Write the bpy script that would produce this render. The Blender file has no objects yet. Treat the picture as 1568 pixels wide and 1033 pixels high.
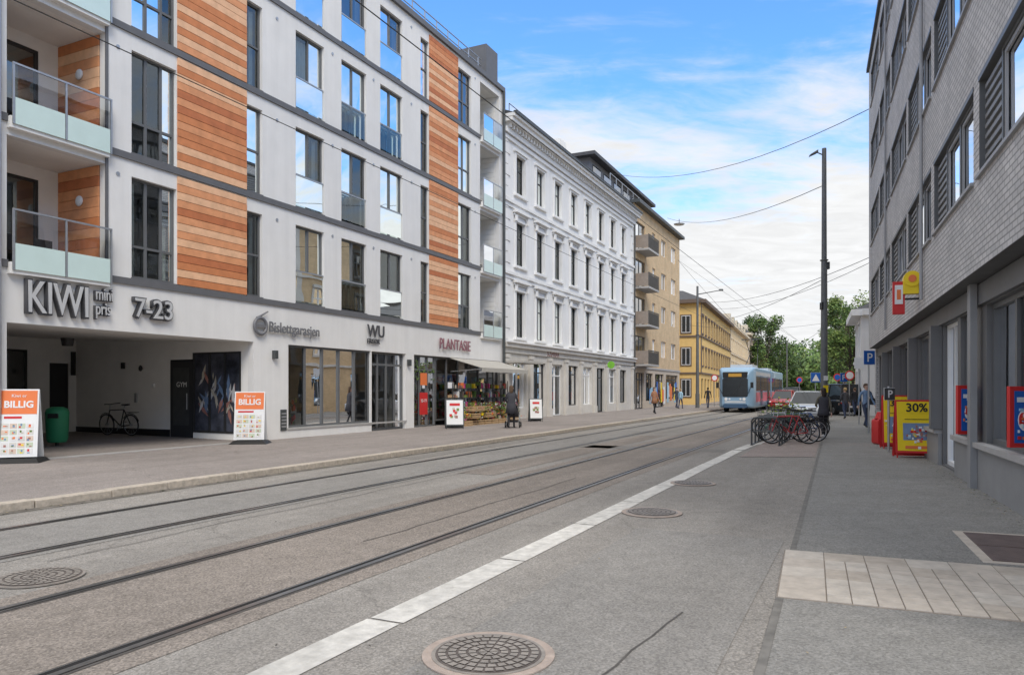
import bpy, bmesh, math, random
from mathutils import Vector, Matrix, Euler
random.seed(7)
R=random.Random(11)
sc=bpy.context.scene
PI=math.pi
# ------------------------------------------------------------ materials
MATS={}
def mat(name,col,rough=.8,var=.12,scale=4,bump=.0,bscale=60,metal=0,big=.0,spec=.4,coat=0,streak=0):
    if name in MATS: return MATS[name]
    m=bpy.data.materials.new(name); m.use_nodes=True
    nt=m.node_tree; N=nt.nodes; L=nt.links
    b=N['Principled BSDF']; b.inputs['Roughness'].default_value=rough
    b.inputs['Metallic'].default_value=metal
    b.inputs['Specular IOR Level'].default_value=spec
    if coat: b.inputs['Coat Weight'].default_value=coat; b.inputs['Coat Roughness'].default_value=.05
    tc=N.new('ShaderNodeTexCoord')
    def term(sc_,lo,hi,det=6,vec=None,a=.3,b_=.7):
        n1=N.new('ShaderNodeTexNoise'); n1.inputs['Scale'].default_value=sc_; n1.inputs['Detail'].default_value=det
        n1.inputs['Roughness'].default_value=.62
        L.new(vec or tc.outputs['Object'],n1.inputs['Vector'])
        mr=N.new('ShaderNodeMapRange'); mr.inputs['From Min'].default_value=a; mr.inputs['From Max'].default_value=b_
        mr.inputs['To Min'].default_value=lo; mr.inputs['To Max'].default_value=hi
        L.new(n1.outputs['Fac'],mr.inputs['Value']); return mr.outputs[0]
    def mul(a,b_):
        mm=N.new('ShaderNodeMath'); mm.operation='MULTIPLY'; L.new(a,mm.inputs[0]); L.new(b_,mm.inputs[1]); return mm.outputs[0]
    fac=term(scale,1-var,1+var)
    if big: fac=mul(fac,term(.35,1-big,1+big,5,None,.35,.65))
    if streak:
        mp=N.new('ShaderNodeMapping'); mp.inputs['Scale'].default_value=(3.5,3.5,.18); L.new(tc.outputs['Object'],mp.inputs['Vector'])
        fac=mul(fac,term(1.0,1-streak,1+streak*.3,5,mp.outputs[0]))
    vm=N.new('ShaderNodeVectorMath'); vm.operation='SCALE'; vm.inputs[0].default_value=col[:3]
    L.new(fac,vm.inputs['Scale']); L.new(vm.outputs[0],b.inputs['Base Color'])
    if bump:
        n3=N.new('ShaderNodeTexNoise'); n3.inputs['Scale'].default_value=bscale; n3.inputs['Detail'].default_value=4
        L.new(tc.outputs['Object'],n3.inputs['Vector'])
        bp=N.new('ShaderNodeBump'); bp.inputs['Strength'].default_value=bump; bp.inputs['Distance'].default_value=.02
        L.new(n3.outputs['Fac'],bp.inputs['Height']); L.new(bp.outputs[0],b.inputs['Normal'])
    MATS[name]=m; return m

def glassmat(name,tint=(.75,.8,.8),off=.06,rough=.01,gl=(.95,.97,1)):
    m=bpy.data.materials.new(name); m.use_nodes=True; nt=m.node_tree; N=nt.nodes; L=nt.links
    N.remove(N['Principled BSDF']); out=N['Material Output']
    t=N.new('ShaderNodeBsdfTransparent'); t.inputs[0].default_value=(*tint,1)
    g=N.new('ShaderNodeBsdfGlossy'); g.inputs['Roughness'].default_value=rough; g.inputs['Color'].default_value=(*gl,1)
    tc=N.new('ShaderNodeTexCoord'); n=N.new('ShaderNodeTexNoise'); n.inputs['Scale'].default_value=.9; n.inputs['Detail'].default_value=1
    L.new(tc.outputs['Object'],n.inputs['Vector'])
    bp=N.new('ShaderNodeBump'); bp.inputs['Strength'].default_value=.12; bp.inputs['Distance'].default_value=.03
    L.new(n.outputs['Fac'],bp.inputs['Height']); L.new(bp.outputs[0],g.inputs['Normal'])
    f=N.new('ShaderNodeFresnel'); f.inputs['IOR'].default_value=1.55
    a=N.new('ShaderNodeMath'); a.operation='ADD'; a.use_clamp=True; a.inputs[1].default_value=off
    L.new(f.outputs[0],a.inputs[0])
    mx=N.new('ShaderNodeMixShader'); L.new(a.outputs[0],mx.inputs[0]); L.new(t.outputs[0],mx.inputs[1]); L.new(g.outputs[0],mx.inputs[2])
    L.new(mx.outputs[0],out.inputs['Surface']); MATS[name]=m; return m

def brickmat(name,c1,c2,mort,bw=.25,bh=.075,ms=.008,bump=.35):
    m=bpy.data.materials.new(name); m.use_nodes=True; nt=m.node_tree; N=nt.nodes; L=nt.links
    b=N['Principled BSDF']; b.inputs['Roughness'].default_value=.85
    tc=N.new('ShaderNodeTexCoord'); sx=N.new('ShaderNodeSeparateXYZ'); L.new(tc.outputs['Object'],sx.inputs[0])
    ad=N.new('ShaderNodeMath'); ad.operation='ADD'; L.new(sx.outputs[0],ad.inputs[0]); L.new(sx.outputs[1],ad.inputs[1])
    cx=N.new('ShaderNodeCombineXYZ'); L.new(ad.outputs[0],cx.inputs[0]); L.new(sx.outputs[2],cx.inputs[1])
    br=N.new('ShaderNodeTexBrick'); L.new(cx.outputs[0],br.inputs['Vector'])
    br.inputs['Scale'].default_value=1; br.inputs['Brick Width'].default_value=bw; br.inputs['Row Height'].default_value=bh
    br.inputs['Mortar Size'].default_value=ms; br.inputs['Mortar Smooth'].default_value=.2
    br.inputs['Color1'].default_value=(*c1,1); br.inputs['Color2'].default_value=(*c2,1); br.inputs['Mortar'].default_value=(*mort,1)
    n=N.new('ShaderNodeTexNoise'); n.inputs['Scale'].default_value=1.2; n.inputs['Detail'].default_value=6; L.new(tc.outputs['Object'],n.inputs['Vector'])
    mr=N.new('ShaderNodeMapRange'); mr.inputs['From Min'].default_value=.3; mr.inputs['From Max'].default_value=.7; mr.inputs['To Min'].default_value=.88; mr.inputs['To Max'].default_value=1.10
    L.new(n.outputs['Fac'],mr.inputs['Value'])
    vm=N.new('ShaderNodeVectorMath'); vm.operation='SCALE'; L.new(br.outputs['Color'],vm.inputs[0]); L.new(mr.outputs[0],vm.inputs['Scale'])
    L.new(vm.outputs[0],b.inputs['Base Color'])
    bp=N.new('ShaderNodeBump'); bp.inputs['Strength'].default_value=bump; bp.inputs['Distance'].default_value=.01; bp.invert=True
    L.new(br.outputs['Fac'],bp.inputs['Height']); L.new(bp.outputs[0],b.inputs['Normal'])
    MATS[name]=m; return m

def asphalt(name,col,speck=.35,crack=True,stain=.12):
    m=bpy.data.materials.new(name); m.use_nodes=True; nt=m.node_tree; N=nt.nodes; L=nt.links
    b=N['Principled BSDF']; b.inputs['Roughness'].default_value=.9; b.inputs['Specular IOR Level'].default_value=.25
    tc=N.new('ShaderNodeTexCoord')
    def noise(s,d=4,r=.6,vec=None):
        n=N.new('ShaderNodeTexNoise'); n.inputs['Scale'].default_value=s; n.inputs['Detail'].default_value=d; n.inputs['Roughness'].default_value=r
        L.new(vec or tc.outputs['Object'],n.inputs['Vector']); return n.outputs['Fac']
    def mrange(v,a,b_,c,d):
        q=N.new('ShaderNodeMapRange'); q.inputs['From Min'].default_value=a; q.inputs['From Max'].default_value=b_; q.inputs['To Min'].default_value=c; q.inputs['To Max'].default_value=d
        L.new(v,q.inputs['Value']); return q.outputs[0]
    def mul(a,b_):
        q=N.new('ShaderNodeMath'); q.operation='MULTIPLY'; L.new(a,q.inputs[0]); L.new(b_,q.inputs[1]); return q.outputs[0]
    fine=mrange(noise(55,4,.85),.3,.7,1-speck,1+speck)
    vs=N.new('ShaderNodeTexVoronoi'); vs.inputs['Scale'].default_value=75; L.new(tc.outputs['Object'],vs.inputs['Vector'])
    sepc=N.new('ShaderNodeSeparateColor'); L.new(vs.outputs['Color'],sepc.inputs[0])
    fine=mul(fine,mrange(sepc.outputs[0],0,1,1-speck*.8,1+speck*.8))
    mid=mrange(noise(4,7,.75),.3,.7,.89,1.11)
    mp=N.new('ShaderNodeMapping'); mp.inputs['Scale'].default_value=(.12,1.3,1); L.new(tc.outputs['Object'],mp.inputs['Vector'])
    streak=mrange(noise(1.0,5,.6,mp.outputs[0]),.3,.7,1-stain,1+stain)
    big=mrange(noise(.25,5),.35,.65,.91,1.08)
    f=mul(mul(fine,mid),mul(streak,big))
    v=N.new('ShaderNodeTexVoronoi'); v.inputs['Scale'].default_value=1.8; L.new(tc.outputs['Object'],v.inputs['Vector'])
    f=mul(f,mrange(v.outputs['Distance'],.02,.045,.66,1.0))
    if crack:
        nz=N.new('ShaderNodeTexNoise'); nz.inputs['Scale'].default_value=1.5; nz.inputs['Detail'].default_value=4; L.new(tc.outputs['Object'],nz.inputs['Vector'])
        ad=N.new('ShaderNodeVectorMath'); ad.operation='MULTIPLY_ADD'; L.new(nz.outputs['Color'],ad.inputs[0]); ad.inputs[1].default_value=(.7,.7,.7); L.new(tc.outputs['Object'],ad.inputs[2])
        vc=N.new('ShaderNodeTexVoronoi'); vc.feature='DISTANCE_TO_EDGE'; vc.inputs['Scale'].default_value=.22; L.new(ad.outputs[0],vc.inputs['Vector'])
        f=mul(f,mrange(vc.outputs['Distance'],.0,.004,.78,1.0))
    vm=N.new('ShaderNodeVectorMath'); vm.operation='SCALE'; vm.inputs[0].default_value=col; L.new(f,vm.inputs['Scale']); L.new(vm.outputs[0],b.inputs['Base Color'])
    bp=N.new('ShaderNodeBump'); bp.inputs['Strength'].default_value=.5; bp.inputs['Distance'].default_value=.006
    L.new(noise(90,3,.8),bp.inputs['Height']); L.new(bp.outputs[0],b.inputs['Normal'])
    MATS[name]=m; return m

plaster=mat('white_plaster',(.76,.745,.72),.9,.03,1.5,.25,90,big=.03,streak=.06)
plaster_g=mat('passage_plaster',(.84,.82,.78),.9,.04,1.5,.2,60,big=.05)
band=mat('grey_metal_band',(.13,.13,.135),.5,.08,3)
frame=mat('dark_window_frame',(.125,.128,.13),.45,.06,3)
frameblk=mat('black_frame',(.035,.036,.038),.4,.1,3)
framewht=mat('white_window_frame',(.76,.76,.75),.5,.04,3)
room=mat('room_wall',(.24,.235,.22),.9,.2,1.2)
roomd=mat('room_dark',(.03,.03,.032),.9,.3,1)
curtain=mat('white_curtain',(.75,.75,.73),.9,.08,6)
curtain2=mat('grey_curtain',(.38,.38,.37),.9,.1,6)
frost=mat('frosted_glass_panel',(.60,.74,.70),.15,.04,2,spec=.8)
steel=mat('galvanised_steel',(.45,.46,.47),.4,.1,8,metal=.7)
dsteel=mat('dark_steel',(.08,.085,.085),.5,.15,5,metal=.3)
woods=[mat('cedar_board_%d'%i,c,.65,.14,3.5,.1,20) for i,c in enumerate([(.58,.215,.085),(.68,.30,.14),(.78,.46,.27),(.50,.165,.065)])]
stone=mat('rendered_stone_ground_floor',(.60,.57,.52),.85,.06,2,.3,40,big=.06,streak=.08)
whitep=mat('white_painted_stucco',(.80,.79,.77),.85,.03,1.5,.15,50,big=.03,streak=.07)
roofd=mat('dark_roof',(.07,.07,.075),.6,.15,3)
concrete=mat('concrete',(.40,.385,.37),.85,.08,3,.3,40,big=.08)
granite=mat('granite_kerb',(.46,.40,.33),.8,.24,14,.3,60,big=.1)
black=mat('black_plastic',(.02,.02,.02),.45,.1,5)
rubber=mat('rubber',(.02,.02,.02),.8,.1,5)
yellowp=mat('yellow_render',(.74,.50,.19),.85,.05,1,.15,40,big=.05,streak=.06)
trimb=mat('brown_trim',(.15,.11,.085),.7,.1,3)
ochre=mat('ochre_render',(.72,.55,.32),.85,.05,1,big=.05)
pink=mat('pale_pink_render',(.68,.55,.49),.85,.05,1,big=.05)
red=mat('red_paint',(.60,.03,.03),.4,.04,3)
yellow=mat('yellow_sign',(.88,.64,.02),.4,.03,3)
orange=mat('orange_print',(.78,.20,.06),.5,.04,3)
white=mat('white_print',(.78,.78,.77),.5,.03,3)
green=mat('green_plastic',(.03,.24,.11),.45,.08,3)
blue=mat('blue_sign',(.02,.12,.45),.4,.03,3)
teal=mat('pale_blue_print',(.35,.55,.68),.5,.1,1.5)
greyletter=mat('grey_letter_side',(.08,.08,.085),.4,.05,3,metal=.2)
lettface=mat('letter_face_grey',(.17,.17,.18),.4,.05,3)
lettlight=mat('letter_face_light',(.50,.50,.50),.4,.05,3)
bark=mat('bark',(.09,.07,.05),.9,.3,8,.5,20)
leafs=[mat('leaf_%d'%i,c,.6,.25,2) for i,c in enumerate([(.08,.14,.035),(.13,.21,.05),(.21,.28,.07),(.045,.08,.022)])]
glass=glassmat('window_glass',(.80,.86,.82),.09,gl=(.9,.95,.93))
glassr=glassmat('reflective_glass',(.6,.65,.66),.20)
glassb=glassmat('sky_reflecting_glass',(.6,.65,.66),.38)
glasss=glassmat('shop_glass',(.85,.88,.87),.05)
brickw=brickmat('pale_grey_brick',(.60,.575,.56),(.49,.475,.465),(.29,.28,.27),.25,.085,.012)
bricko=brickmat('ochre_brick',(.66,.47,.27),(.58,.41,.23),(.5,.40,.28),.25,.08,.008)

# ------------------------------------------------------------ mesh builder
class MB:
    def __init__(s,name,sy=1): s.name=name; s.v=[]; s.f=[]; s.mi=[]; s.m=[]; s.sy=sy; s.sm=[]
    def _m(s,m):
        if m not in s.m: s.m.append(m)
        return s.m.index(m)
    def add(s,vs,fs,m,smooth=False):
        o=len(s.v); k=s._m(m)
        for v in vs: s.v.append((v[0],v[1]*s.sy,v[2]))
        for f in fs: s.f.append([i+o for i in f]); s.mi.append(k); s.sm.append(smooth)
    def box(s,x0,x1,y0,y1,z0,z1,m):
        vs=[(x,y,z) for z in(z0,z1) for y in(y0,y1) for x in(x0,x1)]
        s.add(vs,[(0,2,3,1),(4,5,7,6),(0,1,5,4),(2,6,7,3),(0,4,6,2),(1,3,7,5)],m)
    def quad(s,a,b,c,d,m): s.add([a,b,c,d],[(0,1,2,3)],m)
    def cyl(s,p0,p1,r0,r1=None,n=10,m=None,caps=True):
        if r1 is None: r1=r0
        p0=Vector(p0);p1=Vector(p1);d=(p1-p0)
        if d.length<1e-6: return
        d.normalize(); a=d.orthogonal().normalized(); b=d.cross(a)
        vs=[];fs=[]
        for p,r in((p0,r0),(p1,r1)):
            for i in range(n):
                t=2*PI*i/n; vs.append(p+a*math.cos(t)*r+b*math.sin(t)*r)
        for i in range(n): j=(i+1)%n; fs.append((i,j,n+j,n+i))
        s.add(vs,fs,m,True)
        if caps: s.add(vs,[tuple(range(n))[::-1],tuple(range(n,2*n))],m)
    def path(s,pts,r,m,n=6):
        for a,b in zip(pts,pts[1:]): s.cyl(a,b,r,r,n,m)
    def ring(s,c,ax,Rr,r,m,n=24,k=6):
        c=Vector(c);ax=Vector(ax).normalized();a=ax.orthogonal().normalized();b=ax.cross(a)
        vs=[];fs=[]
        for i in range(n):
            t=2*PI*i/n; rad=a*math.cos(t)+b*math.sin(t)
            for j in range(k):
                u=2*PI*j/k; vs.append(c+rad*(Rr+r*math.cos(u))+ax*r*math.sin(u))
        for i in range(n):
            for j in range(k):
                fs.append((i*k+j,i*k+(j+1)%k,((i+1)%n)*k+(j+1)%k,((i+1)%n)*k+j))
        s.add(vs,fs,m,True)
    def loft(s,rings,m,caps=True,smooth=True):
        n=len(rings[0]);vs=[p for r in rings for p in r];fs=[]
        for k in range(len(rings)-1):
            for i in range(n): j=(i+1)%n; fs.append((k*n+i,k*n+j,(k+1)*n+j,(k+1)*n+i))
        s.add(vs,fs,m,smooth)
        if caps: s.add(rings[0],[tuple(range(n))],m); s.add(rings[-1],[tuple(range(n))],m)
    def blob(s,c,r,m,n=10,k=7):
        c=Vector(c)
        if not hasattr(r,'__len__'): r=(r,r,r)
        rings=[]
        for i in range(k+1):
            ph=PI*(i/k)*.998+.001
            rings.append([c+Vector((r[0]*math.sin(ph)*math.cos(2*PI*j/n),r[1]*math.sin(ph)*math.sin(2*PI*j/n),r[2]*math.cos(ph))) for j in range(n)])
        s.loft(rings,m,False,True)
    def done(s,parent=None,bevel=0,loc=None,rot=None):
        me=bpy.data.meshes.new(s.name); me.from_pydata(s.v,[],s.f)
        for m in s.m: me.materials.append(m)
        me.polygons.foreach_set('material_index',s.mi); me.polygons.foreach_set('use_smooth',s.sm)
        me.update()
        bm=bmesh.new(); bm.from_mesh(me)
        if bevel: bmesh.ops.remove_doubles(bm,verts=bm.verts,dist=.0005)
        bmesh.ops.recalc_face_normals(bm,faces=bm.faces); bm.to_mesh(me); bm.free()
        o=bpy.data.objects.new(s.name,me); sc.collection.objects.link(o)
        if parent: o.parent=parent
        if loc: o.location=loc
        if rot: o.rotation_euler=rot
        if bevel:
            b=o.modifiers.new('b','BEVEL'); b.width=bevel; b.segments=2; b.limit_method='ANGLE'
        return o
def empty(name,loc=(0,0,0),rz=0):
    e=bpy.data.objects.new(name,None); sc.collection.objects.link(e); e.location=loc; e.rotation_euler=(0,0,rz); e.empty_display_size=.3; return e
def text(name,body,size,parent,loc,rot=(PI/2,0,0),ext=.02,m=None,align='LEFT',sx=1,off=0):
    c=bpy.data.curves.new(name,'FONT'); c.body=body; c.size=size; c.extrude=ext; c.align_x=align; c.offset=off; c.resolution_u=3
    o=bpy.data.objects.new(name,c); sc.collection.objects.link(o); o.parent=parent; o.location=loc; o.rotation_euler=rot; o.scale=(sx,1,1)
    c.materials.append(m); return o

def wall(B,s0,s1,z0,z1,holes,t,dep,m,mr=None):
    mr=mr or m
    S=sorted({s0,s1}|{h[0] for h in holes}|{h[1] for h in holes}); Z=sorted({z0,z1}|{h[2] for h in holes}|{h[3] for h in holes})
    S=[a for a in S if s0<=a<=s1]; Z=[a for a in Z if z0<=a<=z1]
    for a,b in zip(S,S[1:]):
        st=None
        for c,d in zip(Z,Z[1:]):
            cx=(a+b)/2;cz=(c+d)/2
            solid=not any(h[0]<cx<h[1] and h[2]<cz<h[3] for h in holes)
            if solid and st is None: st=c
            if not solid and st is not None: B.quad((a,t,st),(b,t,st),(b,t,c),(a,t,c),m); st=None
        if st is not None: B.quad((a,t,st),(b,t,st),(b,t,z1),(a,t,z1),m)
    for h in holes:
        a,b,c,d=h[:4]; e=t+dep
        B.quad((a,t,c),(a,e,c),(a,e,d),(a,t,d),mr);B.quad((b,t,c),(b,e,c),(b,e,d),(b,t,d),mr)
        B.quad((a,t,c),(b,t,c),(b,e,c),(a,e,c),mr);B.quad((a,t,d),(b,t,d),(b,e,d),(a,e,d),mr)
def window(B,s0,s1,z0,z1,t,vs=(),hs=(),fw=.05,fd=.06,fm=None,gm=None):
    fm=fm or frame; gm=gm or glass
    xs=[s0+fw]+[s0+(s1-s0)*v for v in vs]+[s1-fw]
    B.box(s0,s0+fw,t,t+fd,z0,z1,fm);B.box(s1-fw,s1,t,t+fd,z0,z1,fm)
    for v in xs[1:-1]: B.box(v-fw*.6,v+fw*.6,t+.003,t+fd,z0+fw,z1-fw,fm)
    B.box(s0+fw,s1-fw,t+.001,t+fd,z0,z0+fw,fm);B.box(s0+fw,s1-fw,t+.001,t+fd,z1-fw,z1,fm)
    for h in hs:
        z=z0+(z1-z0)*h
        for a,b in zip(xs,xs[1:]):
            a2=a if a==xs[0] else a+fw*.6; b2=b if b==xs[-1] else b-fw*.6
            B.box(a2,b2,t+.004,t+fd,z-fw*.5,z+fw*.5,fm)
    for a,b in zip(xs,xs[1:]):
        d1,d2=R.uniform(-.005,.005),R.uniform(-.005,.005)
        B.quad((a-.01,t+fd*.6+d1,z0+.01),(b+.01,t+fd*.6-d1,z0+.01),(b+.01,t+fd*.6+d2,z1-.01),(a-.01,t+fd*.6+d2+d1,z1-.01),gm)
def curtain_panel(B,s0,s1,z0,z1,t,m):
    n=max(3,int((s1-s0)/.06)); pts=[(s0+(s1-s0)*i/n,t+(.025 if i%2 else -.025)) for i in range(n+1)]
    for a,b in zip(pts,pts[1:]): B.quad((a[0],a[1],z0),(b[0],b[1],z0),(b[0],b[1],z1),(a[0],a[1],z1),m)

LFo=(-17.9,0,0); LFr=math.atan2(1120,536)
RFo=(2.72,0,0); RFr=math.atan2(1120,461)
L2o=(20.9,81,0); L2r=math.atan2(1120,451)
def LW(s,t,z=0):
    u=Vector((math.cos(LFr),math.sin(LFr),0)); n=Vector((-u.y,u.x,0)); return Vector(LFo)+u*s+n*t+Vector((0,0,z))
def RW(s,t,z=0):
    u=Vector((math.cos(RFr),math.sin(RFr),0)); n=Vector((-u.y,u.x,0)); return Vector(RFo)+u*s+n*t+Vector((0,0,z))
F=1120.;H=1.6
def G(px,py): D=F*H/(py-597.); return Vector(((px-784)/F*D,D,0))   # survey helper: photo point on the ground -> world
def PD(px,D): return (px-784)/F*D
PZ=.10   # left pavement height

# ------------------------------------------------------------ ground
asp=asphalt('asphalt_road',(.262,.242,.218),.32,True,.12)
asp2=asphalt('asphalt_track_bed',(.235,.203,.175),.38,False,.18)
asp3=asphalt('asphalt_sidewalk',(.235,.226,.21),.28,True,.08)
asp4=asphalt('asphalt_left_pavement',(.27,.238,.218),.28,True,.10)
asp5=asphalt('asphalt_plain',(.242,.228,.210),.28,False,.08)
paintw=mat('road_paint_white',(.58,.555,.51),.8,.22,9,.3,60,big=.14)
g=MB('ground'); g.quad((-400,-60,-.03),(400,-60,-.03),(400,900,-.03),(-400,900,-.03),asp5); g.done()
e=empty('road',LFo,LFr)
r=MB('road_surface'); r.quad((-25,-30,0),(110,-30,0),(110,-6.02,0),(-25,-6.02,0),asp); r.done(e)
r=MB('track_bed')
r.quad((-20,-12.35,.004),(100,-12.35,.004),(100,-10.2,.004),(-20,-10.2,.004),asp2)
r.quad((-20,-8.95,.004),(100,-8.95,.004),(100,-7.1,.004),(-20,-7.1,.004),asp5)
r.done(e)
railm=mat('rail_steel',(.30,.29,.28),.3,.2,12,metal=.9); groove=mat('rail_groove',(.012,.011,.010),.9,.2,5)
seam=mat('tar_seam',(.085,.077,.07),.8,.3,6)
r=MB('tram_rails')
for t in(-7.26,-8.75,-10.51,-12.04):
    inn = -1 if t in(-7.26,-10.51) else 1
    def st(a,b,z,m): r.quad((-20,min(a,b),z),(100,min(a,b),z),(100,max(a,b),z),(-20,max(a,b),z),m)
    st(t-.085,t+.080,.0075,seam); st(t,t+inn*.045,.0115,groove); st(t-inn*.055,t-inn*.001,.013,railm); st(t+inn*.046,t+inn*.060,.0125,railm)
r.done(e)
r=MB('lane_marking')
a=-10.
while a<27.5:
    l=R.choice([1.95,1.97,2.02]); dy=R.uniform(-.008,.008)
    r.quad((a,-13.30+dy,.006),(a+l-.03,-13.30+dy,.006),(a+l-.03,-13.03+dy,.006),(a,-13.03+dy,.006),paintw); a+=l
p=[(28,-13.03,-13.30),(30,-13.1,-13.37),(32,-13.5,-13.75),(34,-14.0,-14.25)]
for a,b in zip(p,p[1:]): r.quad((a[0],a[2],.0065),(b[0],b[2],.0065),(b[0],b[1],.0065),(a[0],a[1],.0065),paintw)
r.done(e)
r=MB('asphalt_patches')
asp6=asphalt('asphalt_patch_dark',(.215,.20,.182),.3,False,.05)
for (a,b,c,d,m) in [(9,16,-15.4,-13.8,asp5),(20,33,-9.9,-9.1,asp2),(22,30,-6.8,-6.35,asp6),(27,27.9,-12.9,-9,asp6)]:
    r.quad((a,c,.0045),(b,c,.0045),(b,d,.0045),(a,d,.0045),m)
# bitumen-filled cracks
for (s,t,n,ds,dt) in [(12,-9.3,26,.32,0),(7,-14.4,20,.3,-.02),(30,-6.5,24,.4,0),(10,-16.2,16,.3,.0),(14,-11.4,18,.35,0)]:
    x,y=s,t
    for i in range(n):
        x2=x+ds; y2=y+dt+R.uniform(-.035,.035); r.quad((x,y-.007,.0095),(x2,y2-.007,.0095),(x2,y2+.007,.0095),(x,y+.007,.0095),seam); x,y=x2,y2
r.done(e)
e=empty('road',L2o,L2r); r=MB('road_surface'); r.quad((-2,-24,-.004),(400,-24,-.004),(400,-5,-.004),(-2,-5,-.004),asp); r.done(e)
e=empty('pavement',LFo,LFr)
r=MB('paving'); r.quad((-25,-5.85,PZ),(79,-5.85,PZ),(79,.3,PZ),(-25,.3,PZ),asp4)
r.quad((14,.3,PZ+.0),(24.3,.3,PZ+.0),(24.3,9,PZ+.1),(14,9,PZ+.1),asp4)
r.done(e)
r=MB('granite_kerb_stones'); a=-20
while a<79:
    l=R.uniform(.9,1.5); dy=R.uniform(-.01,.01); dz=R.uniform(-.008,.008)
    r.box(a,a+l-.014,-6.02+dy,-5.80,-.02,PZ+.008+dz,granite); a+=l
r.done(e,bevel=.012)
r=MB('gutter'); r.quad((-20,-6.22,.005),(79,-6.22,.005),(79,-6.03,.005),(-20,-6.03,.005),mat('gutter_dirt',(.14,.125,.105),.9,.5,4)); r.done(e)
r=MB('passage_threshold'); 
for i in range(18): r.box(16.9+i*.39,17.28+i*.39,-.25,-.02,PZ-.02,PZ+.02,concrete)
r.done(e)
e=empty('pavement',L2o,L2r); r=MB('paving'); r.box(0,300,-5,0,-.02,PZ,asp4); r.done(e)
e=empty('pavement'); r=MB('paving')
def swx(D): return -.4+.443*D
vs=[(swx(d),d,.010) for d in(-3,8,18,30,45,60)]; vr=[(2.9+.4116*d,d,.010) for d in(-3,8,18,30,45,60)]
for i in range(5): r.quad(vs[i],vs[i+1],vr[i+1],vr[i],asp3)
r.done(e)
r=MB('pavement_edge')
for i in range(5):
    a=vs[i];b=vs[i+1]; r.quad((a[0]-.06,a[1],.013),(b[0]-.06,b[1],.013),(b[0],b[1],.013),(a[0],a[1],.013),mat('edge_strip',(.17,.16,.145),.9,.3,6))
r.done(e)
r=MB('grit_and_leaves'); gc=[mat('grit_tan',(.34,.27,.17),.9,.2,20),mat('grit_dark',(.08,.07,.06),.9),mat('grit_green',(.10,.12,.05),.9)]
for i in range(1200):
    s=R.uniform(3,30); t=abs(R.gauss(0,.18))+.07; c=RW(s,t,.014); a=R.uniform(0,6); l=R.uniform(.006,.022)
    d=Vector((math.cos(a),math.sin(a),R.uniform(-.1,.3)))*l; n=Vector((-d.y,d.x,0))*.6; r.quad(c-d,c-n,c+d,c+n,R.choice(gc))
for i in range(700):
    s=R.uniform(6,60); t=-6.05-abs(R.gauss(0,.1)); c=LW(s,t,.012); a=R.uniform(0,6); l=R.uniform(.01,.035)
    d=Vector((math.cos(a),math.sin(a),R.uniform(-.1,.3)))*l; n=Vector((-d.y,d.x,0))*.6; r.quad(c-d,c-n,c+d,c+n,R.choice(gc))
for i in range(220):
    c=Vector((R.uniform(-9,9),R.uniform(3.5,22),.02)); a=R.uniform(0,6); l=R.uniform(.008,.02)
    d=Vector((math.cos(a),math.sin(a),.2))*l; n=Vector((-d.y,d.x,0))*.5; r.quad(c-d,c-n,c+d,c+n,R.choice(gc))
r.done(e)
r=MB('bay_paving'); pinkasp=asphalt('asphalt_pinkish',(.30,.25,.225),.24,False,.06)
r.quad((swx(17.5)-1.9,17.5,.009),(swx(17.5)-.1,17.5,.009),(swx(32)-.1,32,.009),(swx(32)-1.6,32,.009),pinkasp); r.done(e)
e=empty('tactile_paving',RFo,RFr); r=MB('slabs')
tiles=[mat('pale_concrete_slab_%d'%i,c,.85,.16,7,.3,60,big=.1) for i,c in enumerate([(.47,.415,.355),(.43,.375,.315),(.50,.45,.39)])]
tileg=mat('slab_joint',(.24,.205,.17),.9,.2,10)
r.box(4.93,6.72,-.02,2.78,.005,.014,tileg)
sz=.355
for i in range(5):
    for j in range(8):
        x0=4.94+i*sz; y0=2.77-(j+1)*.349; tm_=R.choice(tiles)
        if i<4 and j>=1:
            for a in range(2):
                for b in range(2):
                    r.box(x0+a*.177+.003,x0+(a+1)*.177-.005,y0+b*.174+.003,y0+(b+1)*.174-.005,.01,.022+R.uniform(0,.002),tm_)
        else: r.box(x0+.003,x0+sz-.003,y0+.003,y0+.346,.01,.021,tm_)
r.done(e,bevel=.003)
e=empty('cellar_hatch',RFo,RFr); r=MB('steel_plates'); rust=mat('rusty_plate',(.13,.095,.085),.6,.25,5,.4,120,metal=.3)
r.box(6.86,8.52,-.62,1.06,.004,.016,tiles[0])
for a in(0,1):
    for b in(0,1): r.box(6.95+a*.75,7.67+a*.75,-.55+b*.77,.20+b*.77,.012,.022,rust)
r.done(e,bevel=.003)
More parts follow.
